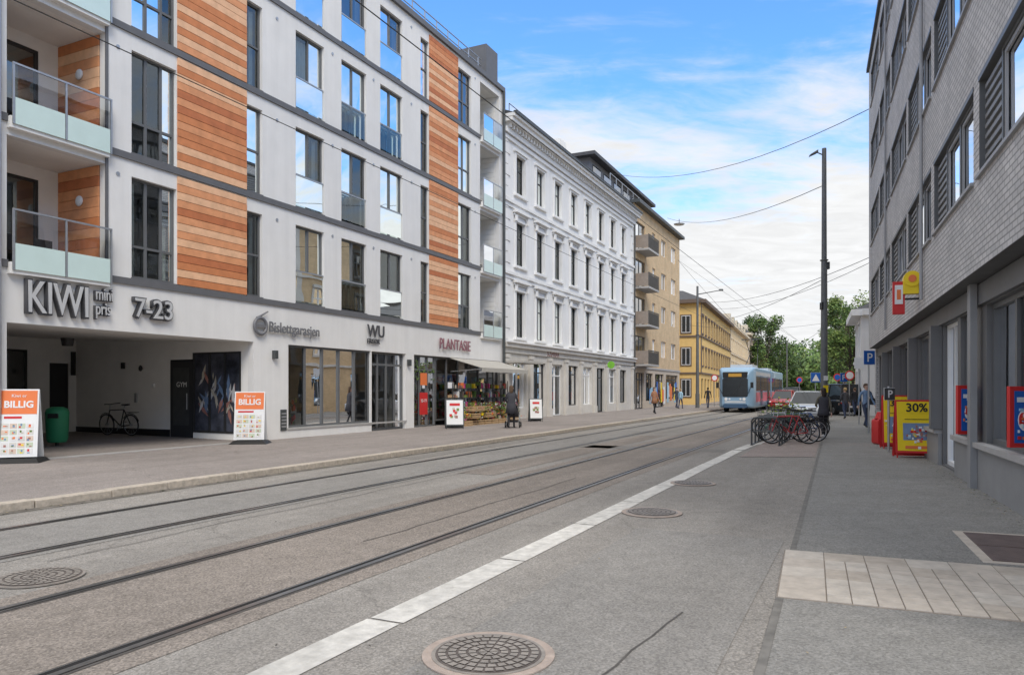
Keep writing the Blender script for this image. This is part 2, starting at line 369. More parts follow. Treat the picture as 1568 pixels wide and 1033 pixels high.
def manhole(px,py,rr,outer=True):
    p=G(px,py); e=empty('manhole_cover',(p.x,p.y,.006),R.uniform(0,3)); B=MB('iron_cover'); iron=mat('cast_iron',(.12,.10,.088),.65,.25,9,metal=.2)
    iron2=mat('cast_iron_raised',(.27,.24,.21),.6,.25,9,metal=.15); ringm=mat('cover_surround',(.37,.30,.255),.85,.2,10,.3,60)
    if outer: B.cyl((0,0,0),(0,0,.008),rr,rr,40,ringm)
    B.cyl((0,0,.001),(0,0,.012),rr*.86,rr*.86,40,iron2); B.cyl((0,0,.002),(0,0,.014),rr*.8,rr*.8,40,iron)
    for k in range(1,6):
        rad=rr*.76*k/5; nn=6*k
        for i in range(nn):
            a0=2*PI*i/nn;a1=2*PI*(i+.78)/nn; ri=rad-rr*.11; 
            if k==1: ri=rr*.03
            B.add([(ri*math.cos(a0),ri*math.sin(a0),.019),(rad*math.cos(a0),rad*math.sin(a0),.019),(rad*math.cos(a1),rad*math.sin(a1),.019),(ri*math.cos(a1),ri*math.sin(a1),.019)],[(0,1,2,3)],iron2)
    B.done(e)
manhole(748,1003,.40);manhole(998,785,.39);manhole(1061,740,.38);manhole(60,885,.40,False)

# ------------------------------------------------------------ left apartment building
e=empty('apartment_building',LFo,LFr)
A=MB('walls'); W=MB('windows'); D_=MB('cladding'); T=MB('trim'); K=MB('interior')
ZB=[4.2,7.25,10.35,13.4,16.35]
wins=[(19.87,21.17,(.36,.7),(.32,)),(23.58,24.2,(),(.5,)),(25.63,26.98,(.5,),(.42,)),(27.88,29.28,(.5,),(.42,)),(30.13,31.58,(.5,),(.42,)),(32.88,33.5,(),(.5,)),(35.9,37.13,(.5,),(.42,))]
balc=[(16.97,19.2),(38.0,40.0)]; wood=[(21.19,23.56),(33.52,35.88)]
S0,S1=12.,40.4
holes=[]
for k in range(4):
    zb,zt=ZB[k]+.16,ZB[k+1]
    for w in wins: holes.append((w[0],w[1],zb,zt-.42))
    for b in balc: holes.append((b[0],b[1],zb-.1,zt-.3))
holes+= [(16.97,23.85,PZ-.2,3.02),(25.3,29.55,.42,3.02),(29.6,31.8,PZ-.2,3.02),(32.4,40.1,PZ-.2,3.02)]
wall(A,S0,S1,-.1,16.4,holes,0,.22,plaster)
A.box(S0,S0+.3,.01,14,-.1,16.3,plaster); A.box(S1-.32,S1-.01,.23,14,-.1,16.35,plaster); A.box(S0,S1,14,14.2,-.1,16.3,plaster)
A.box(S0+.3,S1-.32,.24,14,16.1,16.34,roofd)
for k in range(4):
    zb,zt=ZB[k]+.16,ZB[k+1]
    T.box(19.2,S1+.02,-.05,-.002,ZB[k]-.03,ZB[k]+.13,band); T.box(S0,16.97,-.05,-.002,ZB[k]-.03,ZB[k]+.13,band)
    for i,w in enumerate(wins):
        gm=glassr if k==3 else glass
        window(W,w[0],w[1],zb,zt-.42,.10,w[2],w[3],.06,.07,frame,gm)
        if i in(2,3,4):
            W.quad((w[0]+.05,.03,zb+.08),(w[1]-.05,.03,zb+.08),(w[1]-.05,.034,zb+1.0),(w[0]+.05,.034,zb+1.0),glass)
            W.box(w[0]+.01,w[1]-.01,.015,.045,zb+1.0,zb+1.04,steel)
        q=R.random()
        if q<.6 or k==3:
            cm=curtain if R.random()<.75 else curtain2
            ww=w[1]-w[0]; f=R.choice([.25,.35,1.0]) if ww>1 else R.choice([.5,1])
            curtain_panel(K,w[0]+.03,w[0]+ww*f-.03,zb,zt-.5,.33,cm)
            if f<1: curtain_panel(K,w[1]-ww*f*.8,w[1]-.03,zb,zt-.5,.33,cm)
        if R.random()<.5: K.box(w[0]+.1,w[1]-.2,.4,.7,zb+.1,zb+R.uniform(.5,.9),R.choice([curtain2,woods[3],room,curtain]))
        if R.random()<.4: K.blob(((w[0]+w[1])/2,.9,zb+1.7),(.16,.16,.12),curtain)
        T.box(w[0]-.02,w[1]+.02,-.03,.09,zb-.035,zb+.0,band)
    for a,b in wood:
        n=14; hh=(zt-.06-zb)/n; last=-1
        for j in range(n):
            i=R.choice([0,1,1,2,3,0,2,1,2]); 
            if i==last: i=R.choice([0,1,2])
            last=i; z=zb+j*hh
            D_.box(a,b,-.035-R.uniform(0,.006),-.003,z,z+hh-.014,woods[i])
        D_.box(a+.01,b-.01,-.012,-.001,zb,zt-.06,roomd)
    for bi,(a,b) in enumerate(balc):
        dz=1.75
        zf=zb-.1; zc=zt-.3
        A.quad((a,.22,zf),(b,.22,zf),(b,dz,zf),(a,dz,zf),concrete); A.quad((a,.22,zc),(b,.22,zc),(b,dz,zc),(a,dz,zc),plaster_g)
        A.quad((a,.22,zf),(a,dz,zf),(a,dz,zc),(a,.22,zc),plaster_g)
        n=11; hh=(zc-zf)/n
        for j in range(n):
            D_.box(b-.03,b,.23,dz,zf+j*hh,zf+(j+1)*hh-.01,woods[R.choice([0,1,1,2,3])] if bi==0 else plaster_g)
        wall(A,a,b,zf,zc,[(a+.15,b-.5,zf+.05,zc-.3)],dz,.1,plaster_g)
        window(W,a+.15,b-.5,zf+.05,zc-.3,dz+.02,(.45,),(),.07,.06,frameblk,glass)
        curtain_panel(K,a+.2,a+.7,zf,zc-.3,dz+.3,curtain)
        T.box(a-.0,b-.0,-.14,.0,zf-.22,zf+.02,plaster_g)
        x0,x1=a+.02,b+.03
        T.box(x0,x1,-.19,-.15,zf+1.10,zf+1.14,steel)
        for s in(x0,(x0+x1)/2,x1-.04): T.box(s,s+.04,-.185,-.155,zf-.15,zf+1.10,steel)
        mid=(x0+x1)/2
        for (p,q) in((x0+.05,mid-.01),(mid+.05,x1-.05)):
            W.quad((p,-.17,zf+.42),(q,-.17,zf+.42),(q,-.17,zf+1.09),(p,-.17,zf+1.09),glasss)
            T.box(p,q,-.178,-.162,zf-.14,zf+.415,frost)
        T.box(x1-.005,x1+.012,-.15,-.0,zf-.14,zf+.415,frost)
        if bi==0: T.blob((b-.06,.9,zf+1.9),(.05,.13,.13),white)
        if bi==0 or k in(1,2):
            for cs in(a+.4,a+1.25):
                T.box(cs,cs+.42,.75,1.15,zf+.42,zf+.45,black); T.box(cs,cs+.42,1.13,1.16,zf+.5,zf+.85,black)
                for lx in(cs+.02,cs+.38):
                    for ly in(.77,1.12): T.cyl((lx,ly,zf),(lx,ly,zf+.42),.012,.012,5,black)
    K.box(S0+.3,37.9,4.0,4.1,ZB[k],zt,room); K.box(19.25,37.9,.3,4,ZB[k]-.25,ZB[k]-.05,room)
    for s in(19.22,21.8,24.6,27.4,29.7,32.2,34.8,37.6): K.box(s,s+.1,.3,3.98,ZB[k],zt-.26,room)
T.box(S0,S1+.05,-.12,.25,16.4,16.62,band)
T.box(39.2,40.42,.3,3.6,16.62,18.4,band)
for i in range(26):
    s=15+i*.95; T.box(s,s+.04,.5,.54,16.4,17.6,steel)
for z in(17.0,17.3,17.6): T.box(15,39.1,.5,.54,z,z+.03,steel)
A.box(20,37,3,12,16.35,19,plaster_g)
T.cyl((16.72,-.12,PZ),(16.72,-.12,16.4),.07,.07,10,steel); T.cyl((40.3,-.12,PZ),(40.3,-.12,16.4),.07,.07,10,dsteel)
T.box(19.17,19.24,-.03,-.002,4.36,16.3,band)
for s in(19.5,24.8,27.4,29.7,32.2,37.5):
    for k in range(4): T.cyl((s,-.02,ZB[k]+2.6),(s,.0,ZB[k]+2.6),.05,.05,12,steel)
for s in(24.6,31.9,36.5): T.box(s,s+.12,-.14,-.002,2.55,2.8,dsteel)
A.quad((16.97,.22,3.02),(23.85,.22,3.02),(24.3,8.2,3.3),(14,8.2,3.3),plaster_g)
sw=23.86
def sidewall(t0,t1,z0,z1,m,th=.0): A.quad((sw-th,t0,z0),(sw-th,t1,z0),(sw-th,t1,z1),(sw-th,t0,z1),m)
sidewall(.22,.5,0,3.3,plaster_g);sidewall(.5,2.5,0,.3,plaster_g);sidewall(.5,2.5,2.75,3.3,plaster_g);sidewall(2.5,3.5,2.55,3.3,plaster_g);sidewall(3.5,8.2,0,3.3,plaster_g)
sidewall(3.5,8.2,.1,.36,black,.012)
dk=mat('poster_dark',(.06,.065,.085),.3,.8,2.2); 
A.quad((sw+.04,.5,.3),(sw+.04,2.5,.3),(sw+.04,2.5,2.75),(sw+.04,.5,2.75),dk)
for t in(.5,1.13,1.77,2.44): T.box(sw-.02,sw+.03,t,t+.06,.3,2.75,frameblk)
for z in(.3,2.69): T.box(sw-.021,sw+.031,.56,2.44,z,z+.06,frameblk)
ball=[mat('poster_shape_%d'%i,c,.4,.2,3) for i,c in enumerate([(.50,.46,.38),(.38,.18,.15),(.18,.26,.40),(.6,.6,.6)])]
for i in range(46):
    cy,cz=R.uniform(.75,2.25),R.gauss(1.35,.35); a=R.uniform(-.9,.9)+PI/2; l=R.uniform(.12,.32); w_=l*.22
    d=Vector((0,math.cos(a)*l,math.sin(a)*l)); n_=Vector((0,-math.sin(a)*w_,math.cos(a)*w_)); c=Vector((sw+.036-.0004*i*.5,cy,cz))
    T.quad(c-d,c-n_,c+d,c+n_,R.choice(ball))
T.box(sw-.02,sw+.05,2.52,3.48,.1,2.5,frameblk); T.box(sw-.025,sw-.021,2.65,3.35,.5,2.3,dsteel)
T.cyl((sw-.08,2.68,1.0),(sw-.08,2.68,1.5),.015,.015,6,steel)
text('door_lettering','GYM',.22,e,(sw-.03,3.2,1.7),(PI/2,0,-PI/2),.002,white)
T.blob((23.8,4.8,2.3),(.06,.06,.1),black); T.box(23.8,23.85,5.6,5.75,2.3,2.5,black); T.box(23.8,23.85,5.0,5.1,1.2,1.5,steel); T.box(23.8,23.85,4.2,4.3,1.7,1.8,white)
wall(A,14,24.3,0,3.3,[(20.3,22.25,.35,2.9),(22.95,23.6,.15,2.5)],8.1,.12,plaster_g)
window(W,20.3,22.25,.35,2.9,8.14,(.33,.66),(),.07,.06,frameblk,glasss); K.box(20,22.5,9.8,9.9,0,3.2,room)
for i in range(14): K.box(20.3+R.random()*1.6,20.5+R.random()*1.9+.2,9.4,9.7,.4+R.random()*1.8,.6+R.random()*1.9+.2,R.choice([red,orange,yellow,white,green]))
W.box(22.95,23.6,8.14,8.2,.15,2.5,frameblk); T.box(23.65,23.75,7.95,8.08,2.1,2.9,black)
T.cyl((19.9,2.5,2.95),(19.9,2.5,2.75),.16,.13,12,black)
A.quad((16.96,.22,0),(16.96,.5,0),(16.96,.5,3.3),(16.96,.22,3.3),plaster_g)
window(W,25.3,29.55,.42,3.02,.08,(.2,.4,.6,.8),(),.07,.08,frame,glasss)
window(W,29.6,31.8,PZ,3.02,.14,(.25,.5,.75),(.84,),.08,.08,frame,glasss)
T.box(25.25,31.85,-.03,.04,.36,.42,concrete)
window(W,32.4,34.2,PZ,3.02,.12,(.33,.66),(.8,),.07,.08,frame,glasss)
window(W,34.25,40.1,.3,3.02,.14,(.16,.33,.5,.66,.83),(),.07,.08,frame,glasss)
T.box(24.95,25.2,-.03,0,.35,1.0,dsteel)
for z in(.45,.55,.65,.75,.85): T.box(24.97,25.18,-.036,-.03,z,z+.05,steel)
K.box(24.0,S1-.3,5,5.1,0,3.6,room); K.box(24,S1-.3,.25,5,3.3,3.4,room); K.box(24,S1-.4,.25,5,.0,.11,room)
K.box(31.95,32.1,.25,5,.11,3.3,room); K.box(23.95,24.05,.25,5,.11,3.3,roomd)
for i in range(9): 
    s=25.5+i*.45; K.box(s,s+.3,1.2+R.random(),2.3,.11,R.uniform(.8,1.7),R.choice([dsteel,black,room,curtain2]))
for i in range(30):
    c=Vector((R.uniform(25.4,26.1),R.uniform(.3,.6),R.uniform(.5,1.3))); K.blob(c,(.05,.05,.09),R.choice([leafs[1],leafs[2],red]),6,4)
pc=[red,orange,yellow,white,green,teal,ball[0],woods[2],leafs[2]]
for i in range(170):
    s=R.uniform(32.5,40); z=R.choice([.4,.8,1.2,1.6,2.0]); t=R.uniform(.4,1.8); K.box(s,s+R.uniform(.1,.3),t,t+.2,z,z+R.uniform(.12,.36),R.choice(pc))
T.box(32.98,33.55,.09,.115,.6,1.5,red); T.box(33.0,33.5,.085,.09,1.8,2.3,orange)
text('opening_hours','10-19',.2,e,(33.0,.08,1.1),ext=.002,m=white)
for i in range(60): T.blob((R.uniform(32.5,34.1),.11,R.uniform(2.0,2.8)),(.05,.004,.03),leafs[1],6,4)
aw=mat('awning_canvas',(.42,.40,.36),.85,.06,3)
a,b=35.2,39.9
T.box(a,b,-1.62,-1.58,2.38,2.56,aw)
T.add([(a,-.02,3.0),(b,-.02,3.0),(b,-1.6,2.55),(a,-1.6,2.55),(a,-.02,2.98),(b,-.02,2.98),(b,-1.6,2.53),(a,-1.6,2.53)],[(0,1,2,3),(4,5,6,7),(0,3,7,4),(1,2,6,5)],aw)
for s in(a+.02,b-.06): T.cyl((s,-.05,2.4),(s,-1.55,2.5),.02,.02,6,steel)
A.done(e);W.done(e);D_.done(e);T.done(e);K.done(e)
def sign(name,body,size,s,z,d=.12,m=lettface,sx=1,off=.006,back=.022,bm_=None):
    q=empty(name,LFo,LFr); text('letters',body,size,q,(s,-.03-d,z),ext=.012,m=m,sx=sx,off=off)
    if back: text('letter_backs',body,size,q,(s,-.02-d/2,z),ext=d/2,m=bm_ or greyletter,sx=sx,off=off+back)
    return q
sign('shop_sign','KIWI',.98,17.28,3.27,.12,lettlight,.66,.006,.035)
sign('shop_sign','mini',.42,18.86,3.70,.08,lettlight,.62,0,.018); sign('shop_sign','pris',.42,18.86,3.36,.08,lettlight,.62,0,.018)
sign('opening_hours_sign','7-23',.66,19.85,3.40,.1,lettlight,.95,.004,.03)
sign('garage_sign','Bislettgarasjen',.44,24.38,3.36,.05,lettface,.90,.006,0)
q=empty('garage_logo_sign',LFo,LFr); B=MB('swirl_logo')
B.ring((24.05,-.08,3.5),(0,1,0),.24,.05,lettface,20,6); B.box(23.85,24.25,-.1,-.05,3.46,3.54,lettface); B.cyl((23.9,-.08,3.72),(24.35,-.08,3.95),.04,.02,8,lettface); B.done(q)
sign('hairdresser_sign','WU',.60,29.25,3.55,.05,greyletter,1.0,.012,0); sign('hairdresser_sign','FRISØR',.24,29.25,3.3,.03,greyletter,1,.004,0)
sign('plant_shop_sign','PLANTASIE',.64,34.2,3.36,.06,mat('sign_mauve',(.27,.12,.14),.5),.86,.008,0)
# goods display outside plant shop
q=empty('plant_shop_display',LFo,LFr); B=MB('crates_and_shelves')
cr=mat('crate_wood',(.45,.30,.16),.8,.15,6)
for i in range(9):
    s=34.3+i*.62; 
    for lv in range(R.choice([1,2,3])):
        z=PZ+lv*.3; tt=-.75-R.random()*.3
        B.box(s,s+.55,tt-.35,tt+.1,z,z+.04,cr)
        for zz in(.06,.15): B.box(s,s+.55,tt-.35,tt-.33,z+zz,z+zz+.06,cr); B.box(s,s+.02,tt-.33,tt+.1,z+zz,z+zz+.06,cr)
for i in range(7):   # tall racks with shelves
    a=34.4+i*.78; hh=R.uniform(1.4,1.95)
    for x in(a,a+.62):
        for y in(-.62,-.25): B.box(x,x+.03,y,y+.03,PZ,PZ+hh,dsteel)
    for z in(.35,.75,1.15,1.55):
        if z<hh: B.box(a,a+.65,-.62,-.22,PZ+z,PZ+z+.03,dsteel)
B.done(q)
B=MB('plants_and_goods')
gcol=[red,orange,white,trimb,cr,yellow,black,leafs[1],leafs[2],leafs[0],ball[1],ball[0],teal,mat('pot_terracotta',(.45,.17,.08),.8),mat('flower_magenta',(.55,.06,.25),.6),white]
for i in range(7):
    a=34.4+i*.78
    for z in(.38,.78,1.18,1.58):
        for j in range(5):
            if R.random()<.85: x=a+.04+j*.12; B.box(x,x+R.uniform(.06,.11),-.58,-.35,PZ+z,PZ+z+R.uniform(.08,.28),R.choice(gcol))
for i in range(60):
    s=R.uniform(34.3,39.8); t=R.uniform(-1.25,-.7); z=PZ+R.choice([.3,.5,.75]); B.cyl((s,t,z-.1),(s,t,z),.05,.07,8,R.choice(gcol))
for i in range(1500):
    s=R.gauss(R.choice([34.5,35.4,36.3,37.2,38.4,39.4]),.3); t=R.uniform(-1.3,-.6); z=PZ+R.uniform(.2,.95); a=.06
    d1=Vector((R.gauss(0,1),R.gauss(0,1),R.gauss(0,1))).normalized()*a; d2=Vector((R.gauss(0,1),R.gauss(0,1),R.gauss(0,1))).normalized()*a; c=Vector((s,t,z))
    B.quad(c-d1,c-d2*.4,c+d1,c+d2*.4,R.choice(leafs[:3]*4+[gcol[14],yellow,white,red]))
B.done(q)

# ------------------------------------------------------------ white classical building
e=empty('classical_town_house',LFo,LFr)
A=MB('walls');W=MB('windows');T=MB('trim');K=MB('interior')
a0,a1=40.42,63.5
wc=[42.45+i*2.62 for i in range(8)]; rows=[(4.35,6.7),(8.05,10.3),(11.75,13.75)]
holes=[(c-.55,c+.55,z0,z1) for c in wc for z0,z1 in rows]
wall(A,a0,a1,3.95,15.3,holes,0,.25,whitep)
gh=[(c-.85,c+.85,.65 if i not in(2,5) else PZ,3.1) for i,c in enumerate(wc)]
wall(A,a0,a1,-.1,3.95,gh,.02,.3,stone)
A.box(a0,a0+.3,.3,13,-.1,15.2,whitep);A.box(a1-.3,a1-.01,.3,13,-.1,15.3,whitep)
for i,c in enumerate(wc):
    for k,(z0,z1) in enumerate(rows):
        window(W,c-.55,c+.55,z0,z1,.14,(.5,),(.66,),.055,.07,frameblk,glass)
        if R.random()<.5: curtain_panel(K,c-.5,c-.25,z0,z1,.4,curtain); curtain_panel(K,c+.25,c+.5,z0,z1,.4,curtain)
        T.box(c-.72,c-.56,-.07,-.002,z0-.1,z1+.12,whitep);T.box(c+.56,c+.72,-.07,-.002,z0-.1,z1+.12,whitep);T.box(c-.56,c+.56,-.07,-.002,z1+.01,z1+.12,whitep)
        T.box(c-.8,c+.8,-.14,.05,z0-.14,z0-.02,whitep)
        if k<2:
            T.box(c-.82,c+.82,-.1,-.001,z1+.30,z1+.42,whitep); T.box(c-.9,c+.9,-.26,-.001,z1+.42,z1+.54,whitep)
            for s in(c-.78,c+.62): T.box(s,s+.16,-.18,-.072,z1+.0,z1+.30,whitep)
            T.box(c-.6,c+.6,-.03,-.003,z1+.14,z1+.28,whitep)
        else: T.box(c-.8,c+.8,-.14,-.001,z1+.12,z1+.22,whitep)
    window(W,gh[i][0],gh[i][1],gh[i][2],3.1,.18,(.5,),(.78,),.07,.07,frameblk if i%2 else framewht,glasss)
    if i in(3,4,6): W.box(gh[i][0]+.1,gh[i][1]-.1,.28,.3,.9,1.9,teal)
    if i==6: W.box(gh[i][0]+.1,gh[i][0]+.7,.26,.275,1.2,2.3,white)
    K.box(gh[i][0],gh[i][1],1.4,1.5,0,3.3,room)
for i in range(9):
    s=a0+.12 if i==0 else (a1-.55 if i==8 else wc[i]-1.31-.21)
    T.box(s,s+.42,-.10,.018,PZ,3.25,stone); T.box(s-.04,s+.46,-.14,.017,3.25,3.42,stone); T.box(s-.04,s+.46,-.14,.016,PZ,.55,stone)
T.box(a0,a1,-.22,-.0,3.78,4.0,stone);T.box(a0,a1,-.08,.0,3.5,3.776,stone);T.box(a0,a1,-.32,-.001,4.0,4.08,whitep)
for z in(7.45,11.1): T.box(a0,a1,-.16,-.001,z,z+.16,whitep); T.box(a0,a1,-.08,-.0015,z-.2,z-.002,whitep)
for zz in range(19):
    z=4.2+zz*.55
    if z>14.4: break
    wdt=.75 if zz%2 else .5
    T.box(a0+.02,a0+.02+wdt,-.05,-.0025,z,z+.5,whitep);T.box(a1-.02-wdt,a1-.02,-.05,-.0025,z,z+.5,whitep)
T.box(a0,a1,-.10,-.001,14.25,14.45,whitep)
s=a0+.2
while s<a1-.2: T.box(s,s+.14,-.34,-.001,14.75,14.98,whitep); s+=.36
T.box(a0,a1,-.2,-.0015,14.5,14.746,whitep)
T.box(a0-.02,a1,-.55,-.001,14.98,15.18,whitep);T.box(a0-.04,a1,-.68,.2,15.18,15.34,whitep)
T.box(a0-.04,a1,-.76,-.6,15.3,15.42,dsteel)
A.quad((a0,-.6,15.36),(a1,-.6,15.36),(a1,5,17.6),(a0,5,17.6),roofd); A.add([(a0,-.6,15.36),(a0,5,17.6),(a0,10,15.36)],[(0,1,2)],roofd)
A.quad((a0,5,17.6),(a1,5,17.6),(a1,13,15),(a0,13,15),roofd)
for s in(44,52,60): A.box(s,s+1.0,4,5,16.8,18.6,bricko if s==52 else plaster_g)
for i in range(24): s=a0+.3+i*.97; T.cyl((s,-.2,15.5),(s,-.2,15.95),.02,.02,5,dsteel)
T.cyl((a0+.3,-.2,15.95),(a1-.3,-.2,15.95),.02,.02,5,dsteel)
T.box(a0+.0,a0+2.5,-1.1,-.1,2.95,3.05,aw)
T.cyl((a1-.1,-.14,PZ),(a1-.1,-.14,15),.06,.06,8,dsteel)
K.box(a0+.3,a1-.3,3.0,3.1,4,15,room)
for z in(7.6,11.2): K.box(a0+.3,a1-.3,.3,3,z-.2,z-.05,room)
A.done(e);W.done(e);T.done(e);K.done(e)
sign('shop_sign','SUSHIBAR',.46,45.9,3.52,.04,mat('sign_redbrown',(.22,.06,.05)),.9,.008,0)
q=empty('hanging_shop_sign',LFo,LFr); B=MB('sign_disc'); B.cyl((55.0,-.9,3.3),(55.06,-.9,3.3),.25,.25,16,mat('lime',(.2,.5,.05),.5)); B.box(55.01,55.05,-.66,-.3,3.5,3.54,black); B.done(q)

# ------------------------------------------------------------ ochre brick building
e=empty('ochre_brick_building',LFo,LFr)
A=MB('walls');W=MB('windows');T=MB('trim')
a0,a1=63.52,79.5
hs=[];rw=[4.5,7.6,10.6,13.6]
cols=[(64.1,66.9),(69.2,70.2),(72.3,74.0),(76.0,77.9)]
for z in rw:
    for c in cols: hs.append((c[0],c[1],z-(.8 if c[0]<65 else 0),z+1.45))
gh=[(64.2,66.6,PZ,3.0),(67.2,69.4,.7,3.0),(70.2,73.2,PZ,3.0),(74,78.8,.8,3.0)]
wall(A,a0,a1,3.4,16.3,hs,0,.25,bricko); wall(A,a0,a1,-.1,3.4,gh,.01,.25,mat('beige_base',(.52,.44,.35),.8,.08,2))
A.box(a1-.3,a1-.01,.3,14,-.1,16.2,bricko)
for h in hs: window(W,h[0],h[1],h[2],h[3],.12,(.5,),() ,.07,.06,frame if h[0]<65 else framewht,glassr)
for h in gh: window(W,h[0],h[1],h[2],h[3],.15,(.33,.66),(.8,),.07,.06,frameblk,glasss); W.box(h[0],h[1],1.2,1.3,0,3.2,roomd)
for i in range(16): s=R.uniform(67.3,78); T.box(s,s+R.uniform(.3,.8),-.02-.001*i,0.0,R.uniform(.3,1),R.uniform(1.5,2.4),R.choice([teal,teal,orange,yellow,white,blue]))
bs=mat('balcony_side',(.30,.25,.21))
for z in rw:
    T.box(64.0,67.2,-1.1,-.001,z-1.0,z-.85,concrete)
    for s in [64+i*.2 for i in range(17)]: T.box(s,s+.03,-1.09,-1.06,z-.85,z+.2,dsteel)
    T.box(64,67.2,-1.1,-1.05,z+.2,z+.25,dsteel); T.box(64.0,64.05,-1.05,-.001,z-.8,z+.2,bs); T.box(64.05,67.15,-1.05,-1.02,z-.8,z+.1,bs)
T.box(a0,a1+.1,-.5,.3,16.3,16.55,dsteel); T.box(a0,a1+.1,-.06,-.001,3.35,3.5,concrete)
A.box(a0-4,a1-4,2.2,10,16.4,19.0,mat('penthouse_grey',(.16,.16,.17),.6,.1,2)); A.box(a0-4.6,a1-3,1.6,10,19.0,19.25,roofd)
for i in range(5): W.box(a0-3.4+i*2.6,a0-1.6+i*2.6,2.15,2.21,16.8,18.6,glassr)
for i in range(12): s=a0-4+i*1.5; T.box(s,s+.04,.6,.64,16.5,17.6,steel)
T.box(a0-4,a1-2,.6,.64,17.57,17.62,steel)
A.box(58,59.3,4,5,16,20.2,plaster_g);A.box(60,60.6,5,6,17,20.6,dsteel)
A.done(e);W.done(e);T.done(e)

# ------------------------------------------------------------ far houses
carglass=mat('car_glass',(.03,.035,.04),.06,.1,2,spec=.6)
def far_house(name,s0,s1,zt,wm,tm,rows,step,roofh=2.2,depth=14,ww=1.1,wh=1.9,rm=None,frame_sy=1,FO=None,FR=None,tb=True):
    e=empty(name,FO or L2o,FR if FR is not None else L2r); A=MB('walls',frame_sy);W=MB('windows',frame_sy);T=MB('trim',frame_sy)
    n=int((s1-s0-1)/step); cs=[s0+(s1-s0)*(i+.5)/n for i in range(n)]
    hs=[(c-ww/2,c+ww/2,z,z+wh) for c in cs for z in rows]; gh=[(c-ww/2-.3,c+ww/2+.3,.6,2.9) for c in cs]
    wall(A,s0,s1,-.1,zt,hs+gh,0,.25,wm)
    for h in hs:
        window(W,h[0],h[1],h[2],h[3],.12,(.5,),(.65,),.07,.06,framewht,glassr)
        if tb:
            T.box(h[0]-.18,h[1]+.18,-.12,-.001,h[3]+.02,h[3]+.25,tm);T.box(h[0]-.18,h[1]+.18,-.1,.0,h[2]-.18,h[2]-.02,tm)
            T.box(h[0]-.16,h[0]-.01,-.06,-.002,h[2],h[3],tm);T.box(h[1]+.01,h[1]+.16,-.06,-.002,h[2],h[3],tm)
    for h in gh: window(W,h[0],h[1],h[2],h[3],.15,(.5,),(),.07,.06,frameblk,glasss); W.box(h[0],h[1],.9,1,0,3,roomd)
    W.box(s0+.4,s1-.4,1.5,1.6,0,zt-.2,room)
    for z in [3.4]+[r-.5 for r in rows[1:]]: T.box(s0-.1,s1+.05,-.14,-.001,z,z+.18,tm)
    T.box(s0-.3,s1+.05,-.6,-.001,zt-.35,zt+.05,tm)
    T.box(s0-.02,s0+.5,-.05,-.003,3.6,zt-.4,tm)
    A2=MB('side_wall',frame_sy)
    tc=[1.6+i*2.6 for i in range(int((depth-2)/2.6)+1)]
    A2.quad((s0,0,-.1),(s0,depth,-.1),(s0,depth,zt),(s0,0,zt),wm)
    for t in tc:
        for z in list(rows)+[.9]:
            T.box(s0-.08,s0-.002,t-.62,t+.62,z-.12,z+wh+.12,tm); T.box(s0-.1,s0-.081,t-.48,t+.48,z,z+wh,framewht)
            for g0,g1 in((-.43,-.03),(.03,.43)): T.quad((s0-.102,t+g0,z+.06),(s0-.102,t+g1,z+.06),(s0-.102,t+g1,z+wh-.06),(s0-.102,t+g0,z+wh-.06),carglass)
    for z in [3.4]+[r-.5 for r in rows[1:]]: T.box(s0-.12,s0-.001,.0,depth,z,z+.18,tm)
    T.box(s0-.55,s0-.001,0,depth,zt-.35,zt+.05,tm)
    rm=rm or roofd
    a=s0-.3;b=s1
    A2.quad((a,-.4,zt+.05),(b,-.4,zt+.05),(b,2.2,zt+roofh),(a+2,2.2,zt+roofh),rm);A2.quad((a,-.4,zt+.05),(a+2,2.2,zt+roofh),(a+2,depth-2,zt+roofh),(a,depth,zt+.05),rm)
    A2.quad((a+2,2.2,zt+roofh),(b,2.2,zt+roofh),(b,depth,zt+roofh+.5),(a+2,depth-2,zt+roofh+.5),rm)
    if roofh>1.5:
        for c in cs[::2]: T.box(c-.6,c+.6,.1,2.0,zt+.4,zt+1.7,tm); T.box(c-.4,c+.4,.07,.1,zt+.6,zt+1.5,glassr)
    for c in(s0+5,s1-4): 
        if s1-s0>12: T.box(c,c+.9,4,5,zt+roofh-.5,zt+roofh+1.3,bricko)
    A.done(e);W.done(e);T.done(e);A2.done(e); return e
far_house('yellow_corner_house',0,34,11.6,yellowp,trimb,[4.4,8.0],2.7,1.3)
far_house('ochre_town_house',34.1,70,11.8,ochre,mat('cream_trim',(.7,.6,.45)),[4.2,7.7],2.8,2.0)
far_house('pink_town_house',70.1,118,13.0,pink,mat('cream_trim',(.7,.6,.45)),[4.2,7.3,10.2],2.8,2.5)
far_house('grey_town_house',118.2,200,13,stone,whitep,[4.2,7.3,10.2],3.2,2.5)
e=empty('side_street_house',LFo,LFr); B=MB('walls')
B.box(81,95,16,30,-.1,13.5,yellowp); B.cyl((83,16,13.5),(83,16,15.5),1.6,1.5,10,roofd); B.cyl((83,16,15.5),(83,16,18.5),1.4,.05,10,mat('copper_green',(.12,.22,.18),.6)); 
for i in range(4):
    for z in(1,4.5,8,11): B.box(82+i*3.2,83.2+i*3.2,15.94,15.99,z,z+1.8,frame)
B.done(e)

